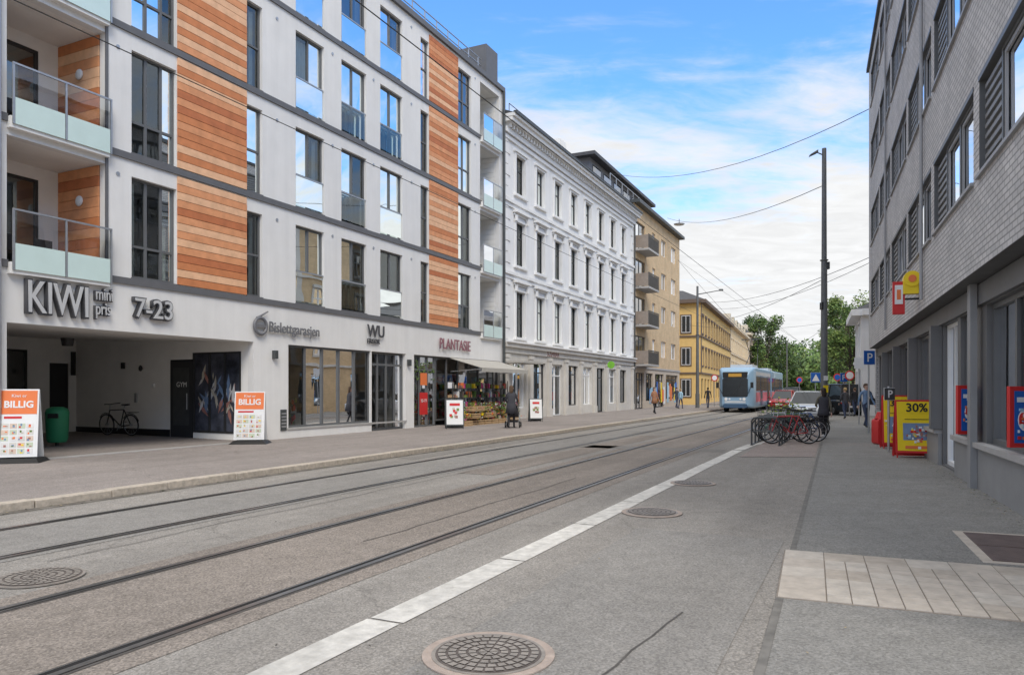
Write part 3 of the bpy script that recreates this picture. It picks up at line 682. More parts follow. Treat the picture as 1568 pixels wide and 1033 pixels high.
# ------------------------------------------------------------ right brick office building
e=empty('brick_office_building',RFo,RFr)
A=MB('walls',-1);W=MB('windows',-1);T=MB('trim',-1);K=MB('interior',-1)
s0,s1=3.,33.0; UP=-.35
rowsr=[4.62,7.42,10.22,13.02]; wh=1.32
segs=[]; s=3.1
while s<s1-3.6: segs.append(s); s+=4.15
hs=[(a,a+3.75,z,z+wh) for a in segs for z in rowsr]
wall(A,s0,s1,3.32,14.9,hs,UP,.22,brickw,frame)
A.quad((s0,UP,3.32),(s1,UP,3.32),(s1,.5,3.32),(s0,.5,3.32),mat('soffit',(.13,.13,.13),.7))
A.box(s1-.3,s1-.002,UP+.24,14,-.1,14.85,brickw); A.quad((s1,UP,3.32),(s1,14,3.32),(s1,14,14.9),(s1,UP,14.9),brickw)
T.box(s0,s1+.05,UP-.1,UP+.4,14.9,15.05,dsteel); A.quad((s0,UP+.3,14.92),(s1,UP+.3,14.92),(s1,14,14.92),(s0,14,14.92),roofd)
louv=mat('louvre_panel',(.22,.22,.22),.5,.05,3)
sill=mat('window_sill_grey',(.34,.34,.345),.5,.05,3)
for a,b,z,z2 in hs:
    W.box(a,a+.06,UP+.06,UP+.16,z,z2,frame)
    for p0 in(a+.06,a+1.36):
        window(W,p0,p0+1.3,z,z2,UP+.05,(),(),.05,.10,frame,glassb)
        for (c0,c1,d0,d1) in((p0+.055,p0+.11,z+.055,z2-.055),(p0+1.19,p0+1.245,z+.055,z2-.055)): W.box(c0,c1,UP+.07,UP+.10,d0,d1,sill)
        W.box(p0+.11,p0+1.19,UP+.07,UP+.10,z+.055,z+.11,sill); W.box(p0+.11,p0+1.19,UP+.07,UP+.10,z2-.11,z2-.055,sill)
    W.box(a+2.66,b,UP+.10,UP+.16,z,z2,louv)
    for j in range(9): zz=z+.06+j*.14; W.box(a+2.72,b-.06,UP+.06,UP+.1,zz,zz+.06,louv)
    T.box(a-.04,b+.04,UP-.05,UP+.045,z-.05,z-.002,sill)
    T.box(a-.02,b+.02,UP-.012,UP-.001,z2,z2+.07,frame)
    if R.random()<.7: 
        K.quad((a+.1,UP+.3,z2-R.choice([.3,.7,1.2])),(a+1.3,UP+.3,z2-.6),(a+1.3,UP+.3,z2),(a+.1,UP+.3,z2),curtain)
    if R.random()<.5: curtain_panel(K,a+1.5,a+2.6,z,z2,UP+.35,curtain)
for z in rowsr: K.box(s0,s1-.4,3,3.1,z-1,z+1.7,room); K.box(s0,s1-.4,.0,3,z-1.1,z-1.0,room)
for s in (16.5,24.8): T.cyl((s,UP-.06,3.5),(s,UP-.06,14.8),.035,.035,8,sill)
dgrey=mat('dark_grey_panel',(.15,.15,.15),.55,.08,2); mgrey=mat('mid_grey_panel',(.28,.28,.28),.6,.08,2,.2,40,big=.06)
bays=[(3.1,3.4),(3.7,8.0),(8.3,12.5),(13.3,14.7),(17.0,20.6),(21.0,24.6),(25.0,28.6),(29.0,32.5)]
gh=[(a,b,.76,2.95) for a,b in bays]; gh.append((15.0,16.7,.05,2.95))
wall(A,s0,s1,0,3.32,gh,.02,.2,dgrey)
T.box(s0,14.85,-.06,.015,0,.68,mgrey);T.box(s0,14.85,-.13,.02,.68,.76,concrete);T.box(16.8,s1,-.06,.015,0,.68,mgrey);T.box(16.8,s1,-.13,.02,.68,.76,concrete)
for h in gh:
    wide=h[1]-h[0]
    window(W,h[0],h[1],h[2],h[3],.1,(.33,.66) if wide>2.5 else (.5,),() ,.08,.08,framewht if h[2]<.1 else frame,glasss)
    K.box(h[0]-.1,h[1]+.1,2.3,2.4,0,3.3,room)
    for j in range(int(wide*6)):
        s=R.uniform(h[0],h[1]-.3); t=R.uniform(.5,2); z=R.choice([.8,1.1,1.5,1.9]); K.box(s,s+R.uniform(.15,.4),t,t+.2,z,z+R.uniform(.1,.4),R.choice([white,red,yellow,teal,room,room,orange]))
    if h[0]>13: K.quad((h[0]+.15,.3,1.1),(h[0]+.15+wide*.4,.3,1.1),(h[0]+.15+wide*.4,.3,2.4),(h[0]+.15,.3,2.4),R.choice([curtain,curtain2]))
K.box(s0,s1-.4,.25,2.3,3.2,3.25,room)
T.box(12.75,13.0,-.16,-.062,.0,3.315,mgrey)
for s in(16.75,20.7,24.7,28.7,8.05,3.5): T.box(s,s+.25,-.2,.016,.77,2.965,dgrey)
T.box(s0,s1,-.05,.015,2.97,3.3,dgrey)
A.done(e);W.done(e);T.done(e);K.done(e)
def wposter(px,D,z,w,h):
    q=empty('framed_poster_sign',(PD(px,D),D,0),-.12); B=MB('poster_frame'); B.box(-w/2,w/2,-.05,.03,z,z+h,red)
    B.box(-w/2+.05,w/2-.05,-.056,-.051,z+.06,z+h-.06,blue)
    B.box(-w/2+.08,w/2-.08,-.06,-.057,z+h*.74,z+h*.82,white); B.blob((0,-.058,z+h*.45),(w*.25,.006,h*.18),white,14,8); B.blob((-.03,-.062,z+h*.47),(w*.14,.006,h*.1),red,14,8)
    for i in range(26): a=R.uniform(-w/2+.06,w/2-.1); c=R.uniform(z+.08,z+h*.7); B.box(a,a+R.uniform(.02,.05),-.0655-.0003*i,-.057,c,c+R.uniform(.015,.05),R.choice([white,red,teal,orange,blue]))
    B.cyl((.0,.03,z+h*.5),(.3,.1,z+h*.5),.015,.015,6,black); B.done(q,bevel=.008)
wposter(1484,12.3,.86,.40,.82); wposter(1566,9.6,.85,.36,.80)
q=empty('projecting_shop_sign',RFo,RFr); B=MB('sign_body',-1)
B.box(17.2,17.32,-.88,-.64,3.28,4.0,red); B.box(17.185,17.199,-.84,-.68,3.5,3.92,white); B.box(17.18,17.184,-.80,-.72,3.6,3.82,orange)
B.cyl((17.15,-.50,4.05),(17.45,-.50,4.05),.17,.17,18,yellow); B.box(17.18,17.42,-.68,-.37,3.72,4.0,yellow); B.box(17.3,17.36,-.66,-.352,3.6,3.64,black); B.cyl((17.13,-.5,4.05),(17.15,-.5,4.05),.08,.08,12,orange)
B.done(q,bevel=.02)
far_house('white_corner_house',49.5,57,6.6,whitep,whitep,[3.9],2.8,1.4,frame_sy=-1,FO=(3.05,0,0),FR=RFr,depth=12)
far_house('unseen_brick_house',37.5,46.5,14.0,bricko,stone,[4.2,7.3,10.4],2.8,1.4,frame_sy=-1,FO=(6.6,0,0),FR=RFr,depth=12)  # out-of-view house added so the shop glass opposite reflects darker
far_house('grey_side_house',57.2,66,9.0,room,stone,[4.2],2.8,1.4,frame_sy=-1,FO=(6.6,0,0),FR=RFr,depth=12)
far_house('brick_town_house',100,150,9,bricko,stone,[4.2],2.9,2,frame_sy=-1,FO=(5.5,0,0),FR=RFr-.012,depth=12)

# ------------------------------------------------------------ trees
def tree(name,loc,h,cr,seed,n=5500,ls=.28,tone=(0,1,2,3),trunk=.3):
    rr=random.Random(seed); e=empty(name,loc); B=MB('trunk_and_limbs')
    B.cyl((0,0,-.05),(0,0,h*.32),trunk,trunk*.7,9,bark); B.cyl((0,0,h*.32),(.2,.1,h*.75),trunk*.7,trunk*.2,8,bark)
    cl=[]
    for i in range(26):
        a=rr.uniform(0,2*PI); z=rr.uniform(.32,.95)*h; rad=cr*math.sin(PI*min(1,max(.1,(z/h-.2)/.85)))**.7*rr.uniform(.35,.95)
        c=Vector((rad*math.cos(a),rad*math.sin(a),z)); cl.append((c,cr*rr.uniform(.18,.40),rr.choice(tone)))
        B.cyl((0,0,h*rr.uniform(.25,.5)),c,trunk*.3,.03,5,bark)
    B.done(e); Lf=MB('foliage')
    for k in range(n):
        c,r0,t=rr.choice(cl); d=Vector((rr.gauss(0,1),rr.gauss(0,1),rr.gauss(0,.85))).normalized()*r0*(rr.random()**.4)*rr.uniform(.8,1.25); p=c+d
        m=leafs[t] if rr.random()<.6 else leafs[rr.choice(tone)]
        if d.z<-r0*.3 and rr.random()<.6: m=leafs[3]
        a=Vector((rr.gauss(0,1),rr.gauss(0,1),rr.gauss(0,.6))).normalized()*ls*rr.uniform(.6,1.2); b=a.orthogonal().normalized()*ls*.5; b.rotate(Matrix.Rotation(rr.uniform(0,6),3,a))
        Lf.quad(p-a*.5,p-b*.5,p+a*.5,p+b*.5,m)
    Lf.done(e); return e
tree('deciduous_tree',(PD(1172,150),150,0),17.0,4.8,1,6000,.55)
tree('deciduous_tree',(PD(1160,170),170,0),19,5,2,5000,.6)
tree('deciduous_tree',(PD(1189,185),185,0),15,4.2,3,4000,.6)
tree('deciduous_tree',(PD(1293,80),80,0),11.8,2.7,4,8000,.32,(1,2,2,0))
tree('deciduous_tree',(PD(1318,88),88,0),13.2,3.9,5,8000,.34,(1,2,0))
tree('deciduous_tree',(PD(1284,105),105,0),12.5,3.0,6,5000,.4,(0,1,2))
tree('deciduous_tree',(PD(1306,64),64,0),8.4,1.9,9,5000,.26,(1,2,2,0),.16)
e=empty('distant_trees'); B=MB('foliage'); rr=random.Random(5)
cl=[]
for i in range(56):
    px=rr.uniform(1198,1290); D=rr.uniform(210,320); hh=rr.uniform(8,18); cl.append((Vector((PD(px,D),D,hh*.55)),Vector((4.2,5,hh*.45)),rr.choice(leafs[:3])))
for k in range(19000):
    c,r0,m=rr.choice(cl); d=Vector((rr.gauss(0,1),rr.gauss(0,1),rr.gauss(0,1))).normalized()*rr.random()**.35; p=c+Vector((d.x*r0.x,d.y*r0.y,d.z*r0.z))
    a=Vector((rr.gauss(0,1),rr.gauss(0,1),rr.gauss(0,1))).normalized()*.65; b=a.orthogonal().normalized()*.5
    B.quad(p-a,p-b,p+a,p+b,m if rr.random()<.7 else rr.choice(leafs))
B.done(e)

# ------------------------------------------------------------ vehicles
def rrect(y,hw,z0,z1,r=.12,n=3):
    pts=[]
    for (cx,cz,a0) in((hw-r,z1-r,0),(-hw+r,z1-r,90),(-hw+r,z0+r,180),(hw-r,z0+r,270)):
        for i in range(n+1): a=math.radians(a0+90*i/n); pts.append((cx+r*math.cos(a),y,cz+r*math.sin(a)))
    return pts
lamp_r=mat('tail_lamp',(.5,.02,.02),.2,.1,3); lamp_w=mat('head_lamp',(.78,.78,.78),.15,.1,3)
def car(name,loc,rz,paint,hgt=1.48,van=False):
    e=empty(name,loc,rz); B=MB('body')
    st=[(-2.14,.62,.38,.62),(-2.06,.76,.28,.72),(-1.85,.84,.22,.78),(-1.0,.88,.2,.90),(-.75,.88,.2,.95),(1.5,.88,.2,.98),(1.95,.85,.24,.96),(2.12,.76,.34,.90)]
    B.loft([rrect(y,hw,z0,z1,.11) for y,hw,z0,z1 in st],paint)
    B.done(e)
    Gm=MB('cabin_glass'); zt=hgt
    base=[(-.80,.80,.93),(1.98,.78,.93)] if van else [(-.95,.80,.92),(1.85,.78,.94)]
    y0,y1=base[0][0],base[1][0]; ty0,ty1=(-.15,1.75) if van else (-.1,1.35)
    vs=[(-.8,y0,.9),(.8,y0,.9),(.78,y1,.92),(-.78,y1,.92),(-.60,ty0,zt-.05),(.60,ty0,zt-.05),(.58,ty1,zt-.06),(-.58,ty1,zt-.06)]
    Gm.add(vs,[(0,1,5,4),(1,2,6,5),(2,3,7,6),(3,0,4,7),(4,5,6,7)],carglass); Gm.done(e)
    P=MB('roof_and_pillars'); P.loft([rrect(ty0-.02,.60,zt-.10,zt-.02,.035),rrect((ty0+ty1)/2,.63,zt-.09,zt+.01,.045),rrect(ty1+.03,.59,zt-.11,zt-.03,.035)],paint)
    for sx in(-1,1):
        for a,b in(((.80*sx,y0,.9),(.61*sx,ty0,zt-.07)),((.79*sx,y1,.92),(.59*sx,ty1,zt-.08)),((.81*sx,.45,.93),(.62*sx,.45,zt-.06))): P.cyl(a,b,.035,.03,6,paint)
        P.blob((.97*sx,-.62,1.0),(.09,.06,.07),paint)
    P.done(e)
    Wh=MB('wheels')
    for sx in(-1,1):
        for y in(-1.32,1.30):
            Wh.cyl((.70*sx,y,.33),(.895*sx,y,.33),.37,.37,18,black); Wh.cyl((.72*sx,y,.32),(.90*sx,y,.32),.32,.32,18,rubber); Wh.cyl((.89*sx,y,.32),(.91*sx,y,.32),.2,.18,12,steel)
    Wh.done(e)
    Lm=MB('lamps_and_plates')
    for sx in(-1,1): Lm.blob((.66*sx,-2.0,.66),(.15,.12,.07),lamp_w); Lm.blob((.68*sx,2.05,.78),(.13,.08,.1),lamp_r)
    Lm.box(-.26,.26,-2.17,-2.14,.42,.53,white); Lm.box(-.26,.26,2.12,2.15,.5,.61,white); Lm.box(-.5,.5,-2.155,-2.13,.56,.63,black)
    Lm.done(e); return e
cw=mat('car_paint_white',(.68,.69,.70),.25,.02,2,coat=.6); cdk=mat('car_paint_dark',(.03,.035,.04),.25,.02,2,coat=.6); crd=mat('car_paint_red',(.40,.03,.03),.25,.02,2,coat=.6); csv=mat('car_paint_silver',(.42,.43,.45),.3,.02,2,metal=.5,coat=.5)
hd=LFr-PI/2
def onroad(px,D): return (PD(px,D),D,.0)
car('parked_car',onroad(1237,38),hd,cw,1.55)
car('parked_car',onroad(1243,46.5),hd,cdk,1.5)
car('parked_car',onroad(1244,56),hd-.05,csv,1.5)
car('parked_car',onroad(1238,66),hd-.1,cw,1.5)
car('car',onroad(1200,60),hd-.08,crd,1.6)
car('car',onroad(1211,72),hd-.12,cdk,1.9,True)
car('car',onroad(1196,84),hd-.12,csv)
car('car',onroad(1206,98),hd-.12,cw)
car('car',onroad(1203,118),hd-.12,cdk,1.9,True)
car('parked_car',onroad(1238,84),hd-.12,cdk)
car('parked_car',onroad(1238,96),hd-.12,csv)
car('parked_car',onroad(1236,112),hd-.12,cw)
car('parked_car',onroad(1231,130),hd-.12,crd)
car('parked_van',onroad(1279,48),PI+.1,cdk,2.0,True)

def tram(loc,rz):
    e=empty('tram',loc,rz)
    tb=mat('tram_pale_blue',(.25,.39,.53),.35,.05,2,coat=.3); tw=mat('tram_white',(.56,.60,.64),.35,.04,2,coat=.3); tpk=mat('tram_advert_pink',(.55,.14,.18),.4,.6,1.2); tdk=mat('tram_dark_blue',(.05,.10,.18),.35,.1,2)
    scr=mat('tram_windscreen',(.03,.035,.04),.12,.2,1.5,spec=.25)
    B=MB('body'); 
    def sect(y,hw,z0,z1,r=.16): return rrect(y,hw,z0,z1,r,4)
    B.loft([sect(-.02,.88,.45,2.7),sect(.12,1.02,.36,2.95),sect(.6,1.19,.32,3.18),sect(1.3,1.25,.3,3.25),sect(10.6,1.25,.3,3.25)],tb)
    B.loft([sect(11.4,1.25,.3,3.25),sect(21,1.25,.3,3.25),sect(22,1.0,.4,3.0)],tb)
    B.done(e)
    B=MB('articulation_bellows')
    for i in range(8): y=10.6+i*.1; B.loft([sect(y,1.12,.4,3.1),sect(y+.05,1.18,.36,3.16),sect(y+.1,1.12,.4,3.1)],rubber,False)
    B.done(e)
    B=MB('windscreen_and_front')
    B.loft([rrect(-.055,.86,1.12,2.44,.12),rrect(.35,1.08,1.1,2.52,.12)],scr)
    B.loft([rrect(-.04,.84,2.46,2.86,.08),rrect(.35,.98,2.46,2.98,.08)],black)
    B.box(-.45,.45,-.055,-.04,2.55,2.78,mat('display',(.55,.30,.05),.5)); B.loft([rrect(-.09,.8,.34,.62,.08),rrect(.5,1.1,.34,.62,.08)],tdk)
    B.box(-.72,.72,-.035,.0,.68,.84,tw)
    for sx in(-1,1): B.cyl((.62*sx,-.06,.97),(.62*sx,.05,.97),.11,.11,14,lamp_w); B.cyl((.38*sx,-.06,.97),(.38*sx,.05,.97),.07,.07,12,lamp_w); B.cyl((.86*sx,.02,1.3),(1.15*sx,-.22,1.9),.02,.02,6,black); B.box(min(1.08*sx,1.28*sx),max(1.08*sx,1.28*sx),-.26,-.2,1.75,2.15,black)
    B.cyl((-.1,-.08,1.36),(.45,-.07,2.1),.015,.015,5,dsteel)
    B.done(e)
    B=MB('side_windows_and_doors')
    for sx in(-1,1):
        x0,x1=sorted((1.252*sx,1.262*sx)); x2,x3=sorted((1.252*sx,1.257*sx))
        for i in range(6): B.box(x0,x1,1.5+i*1.5,2.85+i*1.5,1.55,2.6,carglass); B.box(x0,x1,11.6+i*1.5,12.95+i*1.5,1.55,2.6,carglass)
        B.box(x2,x3,1.35,10.5,.75,1.45,tpk); B.box(x2,x3,11.45,20.8,.75,1.45,tpk); B.box(x2,x3,1.35,10.5,2.68,2.95,tw)
        for y in(3.9,8.2,13.5,18): x4,x5=sorted((1.262*sx,1.272*sx)); B.box(x4,x5,y,y+1.25,.45,2.65,tdk); x6,x7=sorted((1.272*sx,1.278*sx)); B.box(x6,x7,y+.08,y+.58,.8,2.55,carglass); B.box(x6,x7,y+.67,y+1.17,.8,2.55,carglass)
        for y in(2.2,9,12.6,19): B.cyl((.8*sx,y,.33),(1.1*sx,y,.33),.33,.33,16,rubber)
    B.done(e)
    B=MB('roof_equipment_and_pantograph'); B.box(-.8,.8,3,6,3.25,3.5,tw);B.box(-.8,.8,13,16,3.25,3.5,tw);B.box(-.6,.6,8,9.4,3.25,3.4,dsteel)
    for sx in(-.5,.5): B.cyl((sx,8.2,3.4),(sx*.6,10.0,4.6),.03,.03,6,dsteel); B.cyl((sx*.6,10,4.6),(sx,8.7,5.75),.025,.025,6,dsteel)
    B.box(-.8,.8,8.6,8.8,5.72,5.78,dsteel); B.done(e)
tram((*(LW(61.5,-8.0).xy),.0),hd)

# ------------------------------------------------------------ bicycles
def bike(loc,rz,col,lean=0,basket=False,name='bicycle'):
    e=empty(name,loc,rz); e.rotation_euler=(0,lean,rz); B=MB('frame_and_wheels'); r=.34
    for y in(-.53,.53):
        B.ring((0,y,r),(1,0,0),r-.02,.02,rubber,26,6); B.ring((0,y,r),(1,0,0),r-.045,.01,steel,26,4); B.cyl((-.04,y,r),(.04,y,r),.03,.03,8,steel)
        for i in range(12): a=2*PI*i/12; B.cyl((0,y,r),(0,y+(r-.05)*math.cos(a),r+(r-.05)*math.sin(a)),.003,.003,3,steel,False)
    bb=(0,.08,.29);st=(0,.26,.82);hd_=(0,-.36,.80);hb=(0,-.40,.68)
    for a,b in((bb,st),(bb,hb),(st,hd_),(bb,(0,.53,r)),(st,(0,.53,r)),(hd_,hb),(hb,(0,-.53,r))): B.cyl(a,b,.019,.016,7,col)
    B.cyl(st,(0,.30,.95),.014,.014,6,steel); B.loft([[(x*.07,.18+0*x,z) for x,z in((-.3,.96),(.3,.96),(.3,.99),(-.3,.99))],[(x*.28,.42,z) for x,z in((-.3,.95),(.3,.95),(.3,1.0),(-.3,1.0))]],black)
    B.cyl(hd_,(0,-.33,.98),.016,.016,6,steel); B.path([(-.28,-.22,1.0),(-.2,-.32,1.0),(0,-.34,.98),(.2,-.32,1.0),(.28,-.22,1.0)],.014,black)
    B.cyl((-.06,.08,.29),(.06,.08,.29),.03,.03,8,steel); B.ring((.05,.08,.29),(1,0,0),.09,.008,dsteel,16,4); B.path([(.06,.08,.29),(.08,.0,.16)],.01,steel); B.path([(-.06,.08,.29),(-.08,.16,.42)],.01,steel)
    B.box(.06,.14,-.04,.04,.14,.16,black); B.box(-.14,-.06,.12,.2,.41,.43,black)
    for y in(-.53,.53):
        pts=[(0,y+(r+.03)*math.cos(a),r+(r+.03)*math.sin(a)) for a in[math.radians(q) for q in range(20,170,25)]]; B.path(pts,.012,black,5)
    B.box(-.06,.06,.38,.85,.73,.745,black)
    if basket:
        for z in(.78,.88,.98): B.path([(-.16,-.72,z),(.16,-.72,z),(.16,-.45,z),(-.16,-.45,z),(-.16,-.72,z)],.006,dsteel,4)
        for x in(-.16,-.05,.05,.16): B.cyl((x,-.72,.78),(x,-.72,.98),.005,.005,4,dsteel); B.cyl((x,-.72,.78),(x,-.45,.78),.005,.005,4,dsteel)
    B.done(e); return e
p=LW(23.2,5.0); bike((p.x,p.y,PZ+.07),LFr+.05+PI,black,.06)
q=empty('bicycle_rack',tuple(G(1172,682)),hd); B=MB('hoops')
for i in range(5):
    y=i*.8; B.path([(-.38,y,0),(-.38,y,.72),(-.30,y,.80),(.30,y,.80),(.38,y,.72),(.38,y,0)],.025,dsteel,8); B.cyl((-.38,y,.4),(.38,y,.4),.018,.018,6,dsteel)
for x in(-.38,.38): B.box(x-.03,x+.03,-.1,3.3,.012,.03,dsteel)
B.done(q)
bikecols=[crd,black,mat('bike_green',(.03,.2,.12),.3),mat('bike_blue',(.05,.12,.3),.3),cw,dsteel]
for i,(px,D,rz) in enumerate([(1210,21.6,hd-1.2),(1222,22.6,hd-1.35),(1197,23.2,hd-1.1),(1229,24.5,hd-1.3),(1190,25.0,hd-1.15),(1215,26.2,hd-1.2),(1203,22.2,hd-1.0)]):
    bike((PD(px,D),D,.01),rz,bikecols[i%6],R.uniform(-.12,.12),i in(2,5))
q=empty('flower_planter',(PD(1203,29),29,0),hd); B=MB('planter_box'); B.box(-.45,.45,-.35,.35,0,.5,mat('planter_steel',(.12,.12,.12),.6)); B.done(q,bevel=.01)
B=MB('greenery')
for i in range(900):
    c=Vector((R.gauss(0,.25),R.gauss(0,.2),.5+abs(R.gauss(0,.22)))); a=Vector((R.gauss(0,1),R.gauss(0,1),R.gauss(0,1))).normalized()*.07; b=a.orthogonal().normalized()*.04; B.quad(c-a,c-b,c+a,c+b,R.choice([leafs[1],leafs[2],leafs[2],mat('leaf_yellow',(.35,.35,.04))]))
B.done(q)

# ------------------------------------------------------------ poles, wires, signs
polem=mat('mast_grey',(.15,.155,.155),.5,.12,4,metal=.2)
def mast(name,loc,h,r0,r1):
    e=empty(name,loc); B=MB('mast'); B.cyl((0,0,0),(0,0,1.2),r0*1.25,r0*1.25,14,polem); B.cyl((0,0,1.2),(0,0,h*.6),r0,(r0+r1)/2,14,polem); B.cyl((0,0,h*.6),(0,0,h),(r0+r1)/2*.9,r1,14,polem)
    for z in(1.2,h*.6): B.ring((0,0,z),(0,0,1),r0*1.05,.02,polem,14,5)
    B.done(e); return e
mp1=Vector((PD(1262,30.9),30.9,0)); e=mast('tram_wire_mast',mp1,11.8,.15,.09)
B=MB('mast_lamps'); B.path([(0,0,11.5),(-.35,0,11.65)],.025,dsteel)
B.loft([[(x,y,z) for x,y,z in((-.62,-.1,11.45),(-.62,.1,11.45),(-.58,.1,11.55),(-.58,-.1,11.55))],[(x,y,z) for x,y,z in((-.3,-.13,11.6),(-.3,.13,11.6),(-.3,.13,11.72),(-.3,-.13,11.72))]],dsteel); B.box(.05,.2,-.1,.1,6.7,7.0,dsteel); B.box(-.14,-.08,-.12,.12,5,5.3,black)
B.box(-.1,.1,-.17,-.145,1.5,1.8,yellow); B.box(-.08,.09,-.165,-.14,2.0,2.2,white); B.done(e)
mp2=Vector((PD(1068,62),62,PZ)); e=mast('tram_wire_mast',mp2,10.3,.14,.09)
B=MB('bracket_arm'); B.cyl((0,0,9.6),(1.9,-.6,9.9),.04,.03,6,dsteel); B.loft([[(1.6,-.75,9.83),(2.0,-.75,9.83),(2.0,-.45,9.83),(1.6,-.45,9.83)],[(1.7,-.7,9.97),(1.95,-.7,9.97),(1.95,-.5,9.97),(1.7,-.5,9.97)]],dsteel); B.done(e)
mast('tram_wire_mast',(PD(1205,110),110,0),9,.14,.09)
mast('tram_wire_mast',(PD(1262,70),70,0),9,.14,.09)
def wire(B,a,b,sag,r=.012,n=14,m=black):
    a=Vector(a);b=Vector(b); pts=[a.lerp(b,i/n)+Vector((0,0,-sag*4*(i/n)*(1-i/n))) for i in range(n+1)]; B.path(pts,r,m,4)
def P3(px,py,D): return Vector((PD(px,D),D,H+(597-py)*D/F))
e=empty('overhead_wires'); B=MB('wires')
for t in(-8.0,-11.28):
    for k in range(-1,3): wire(B,LW(k*28-5,t,5.75),LW(k*28+23,t,5.75),.0,.007,2)
l2=Vector((math.cos(L2r),math.sin(L2r),0))
for t in(-8.0,-11.28): a=LW(79,t,5.75); wire(B,a,a+l2*120,.3,.012)
wire(B,P3(935,265,56),P3(1335,165,30.5),1.3,.016); 
top=mp1+Vector((0,0,10.25)); lampend=P3(1022,334,68)
wire(B,top,lampend,.9,.016)
wire(B,mp2+Vector((0,0,9.0)),P3(1336,392,31.5),.7,.014); wire(B,mp2+Vector((0,0,8.6)),P3(1336,400,32),.9,.012)
wire(B,P3(1038,398,70),LW(68,-8,5.75),.1,.012); wire(B,P3(1038,398,70),LW(75,-11.3,5.75),.1,.012)
wire(B,mp1+Vector((0,0,6.3)),mp2+Vector((0,0,7.2)),.5,.012)
wire(B,(PD(1205,110),110,8),(PD(1262,70),70,7.5),.3,.015)
wire(B,LW(79,-.3,8),(PD(1262,70),70,8),.5,.015)
B.done(e)
a=P3(1040,343,66); e=empty('hanging_street_lamp',a); B=MB('lamp_shade'); B.cyl((0,0,.1),(0,0,.0),.08,.5,16,dsteel); B.cyl((0,0,0),(0,0,-.08),.48,.42,16,mat('lamp_glass',(.5,.5,.48),.3)); B.cyl((0,0,.1),(0,0,.45),.03,.03,6,dsteel); B.done(e)

def plate_sign(name,loc,rz,z,w,h,face,txt=None,pole=True,tm=white,tsz=None,ht=None):
    e=empty(name,loc,rz); B=MB('post_and_plate')
    if pole: B.cyl((0,.04,0),(0,.04,ht or z+h),.03,.03,8,steel)
    B.box(-w/2,w/2,-.02,.0,z,z+h,face); B.box(-w/2-.01,w/2+.01,.0,.01,z-.01,z+h+.01,white); B.done(e)
    if txt: text('plate_text',txt,tsz or h*.9,e,(0,-.03,z+h*.2),ext=.003,m=tm,align='CENTER',off=.005)
    return e
def round_sign(name,px,D,z,rr,c1,c2):
    e=empty(name,(PD(px,D),D,0)); B=MB('post_and_disc'); B.cyl((0,.04,0),(0,.04,z+rr),.03,.03,8,steel); B.cyl((0,-.02,z),(0,0,z),rr,rr,20,c1); B.cyl((0,-.026,z),(0,-.02,z),rr*.74,rr*.74,20,c2); B.done(e)
plate_sign('parking_sign',(PD(1331,27),27,0),.1,2.55,.42,.5,blue,'P')
plate_sign('parking_sign',(PD(1362,18.9),18.9,0),.1,1.35,.28,.3,dsteel,'P',ht=1.7)
e=plate_sign('pedestrian_crossing_sign',(PD(1249,47),47,0),0,2.1,.62,.62,blue); B=MB('triangle_symbol'); B.add([(-.25,-.03,2.18),(.25,-.03,2.18),(0,-.03,2.63)],[(0,1,2)],white); B.done(e)
plate_sign('direction_sign',(PD(1316,34),34,0),0,2.6,.45,.5,white)
plate_sign('parking_sign',(PD(1292,52),52,0),0,2.2,.5,.6,blue,'P')
round_sign('no_parking_sign',1282,57,2.6,.3,red,blue); round_sign('no_entry_sign',1301,45,2.5,.3,red,white); round_sign('speed_limit_sign',1094,66,2.7,.3,red,white); round_sign('no_parking_sign',1224,72,2.6,.3,red,blue)

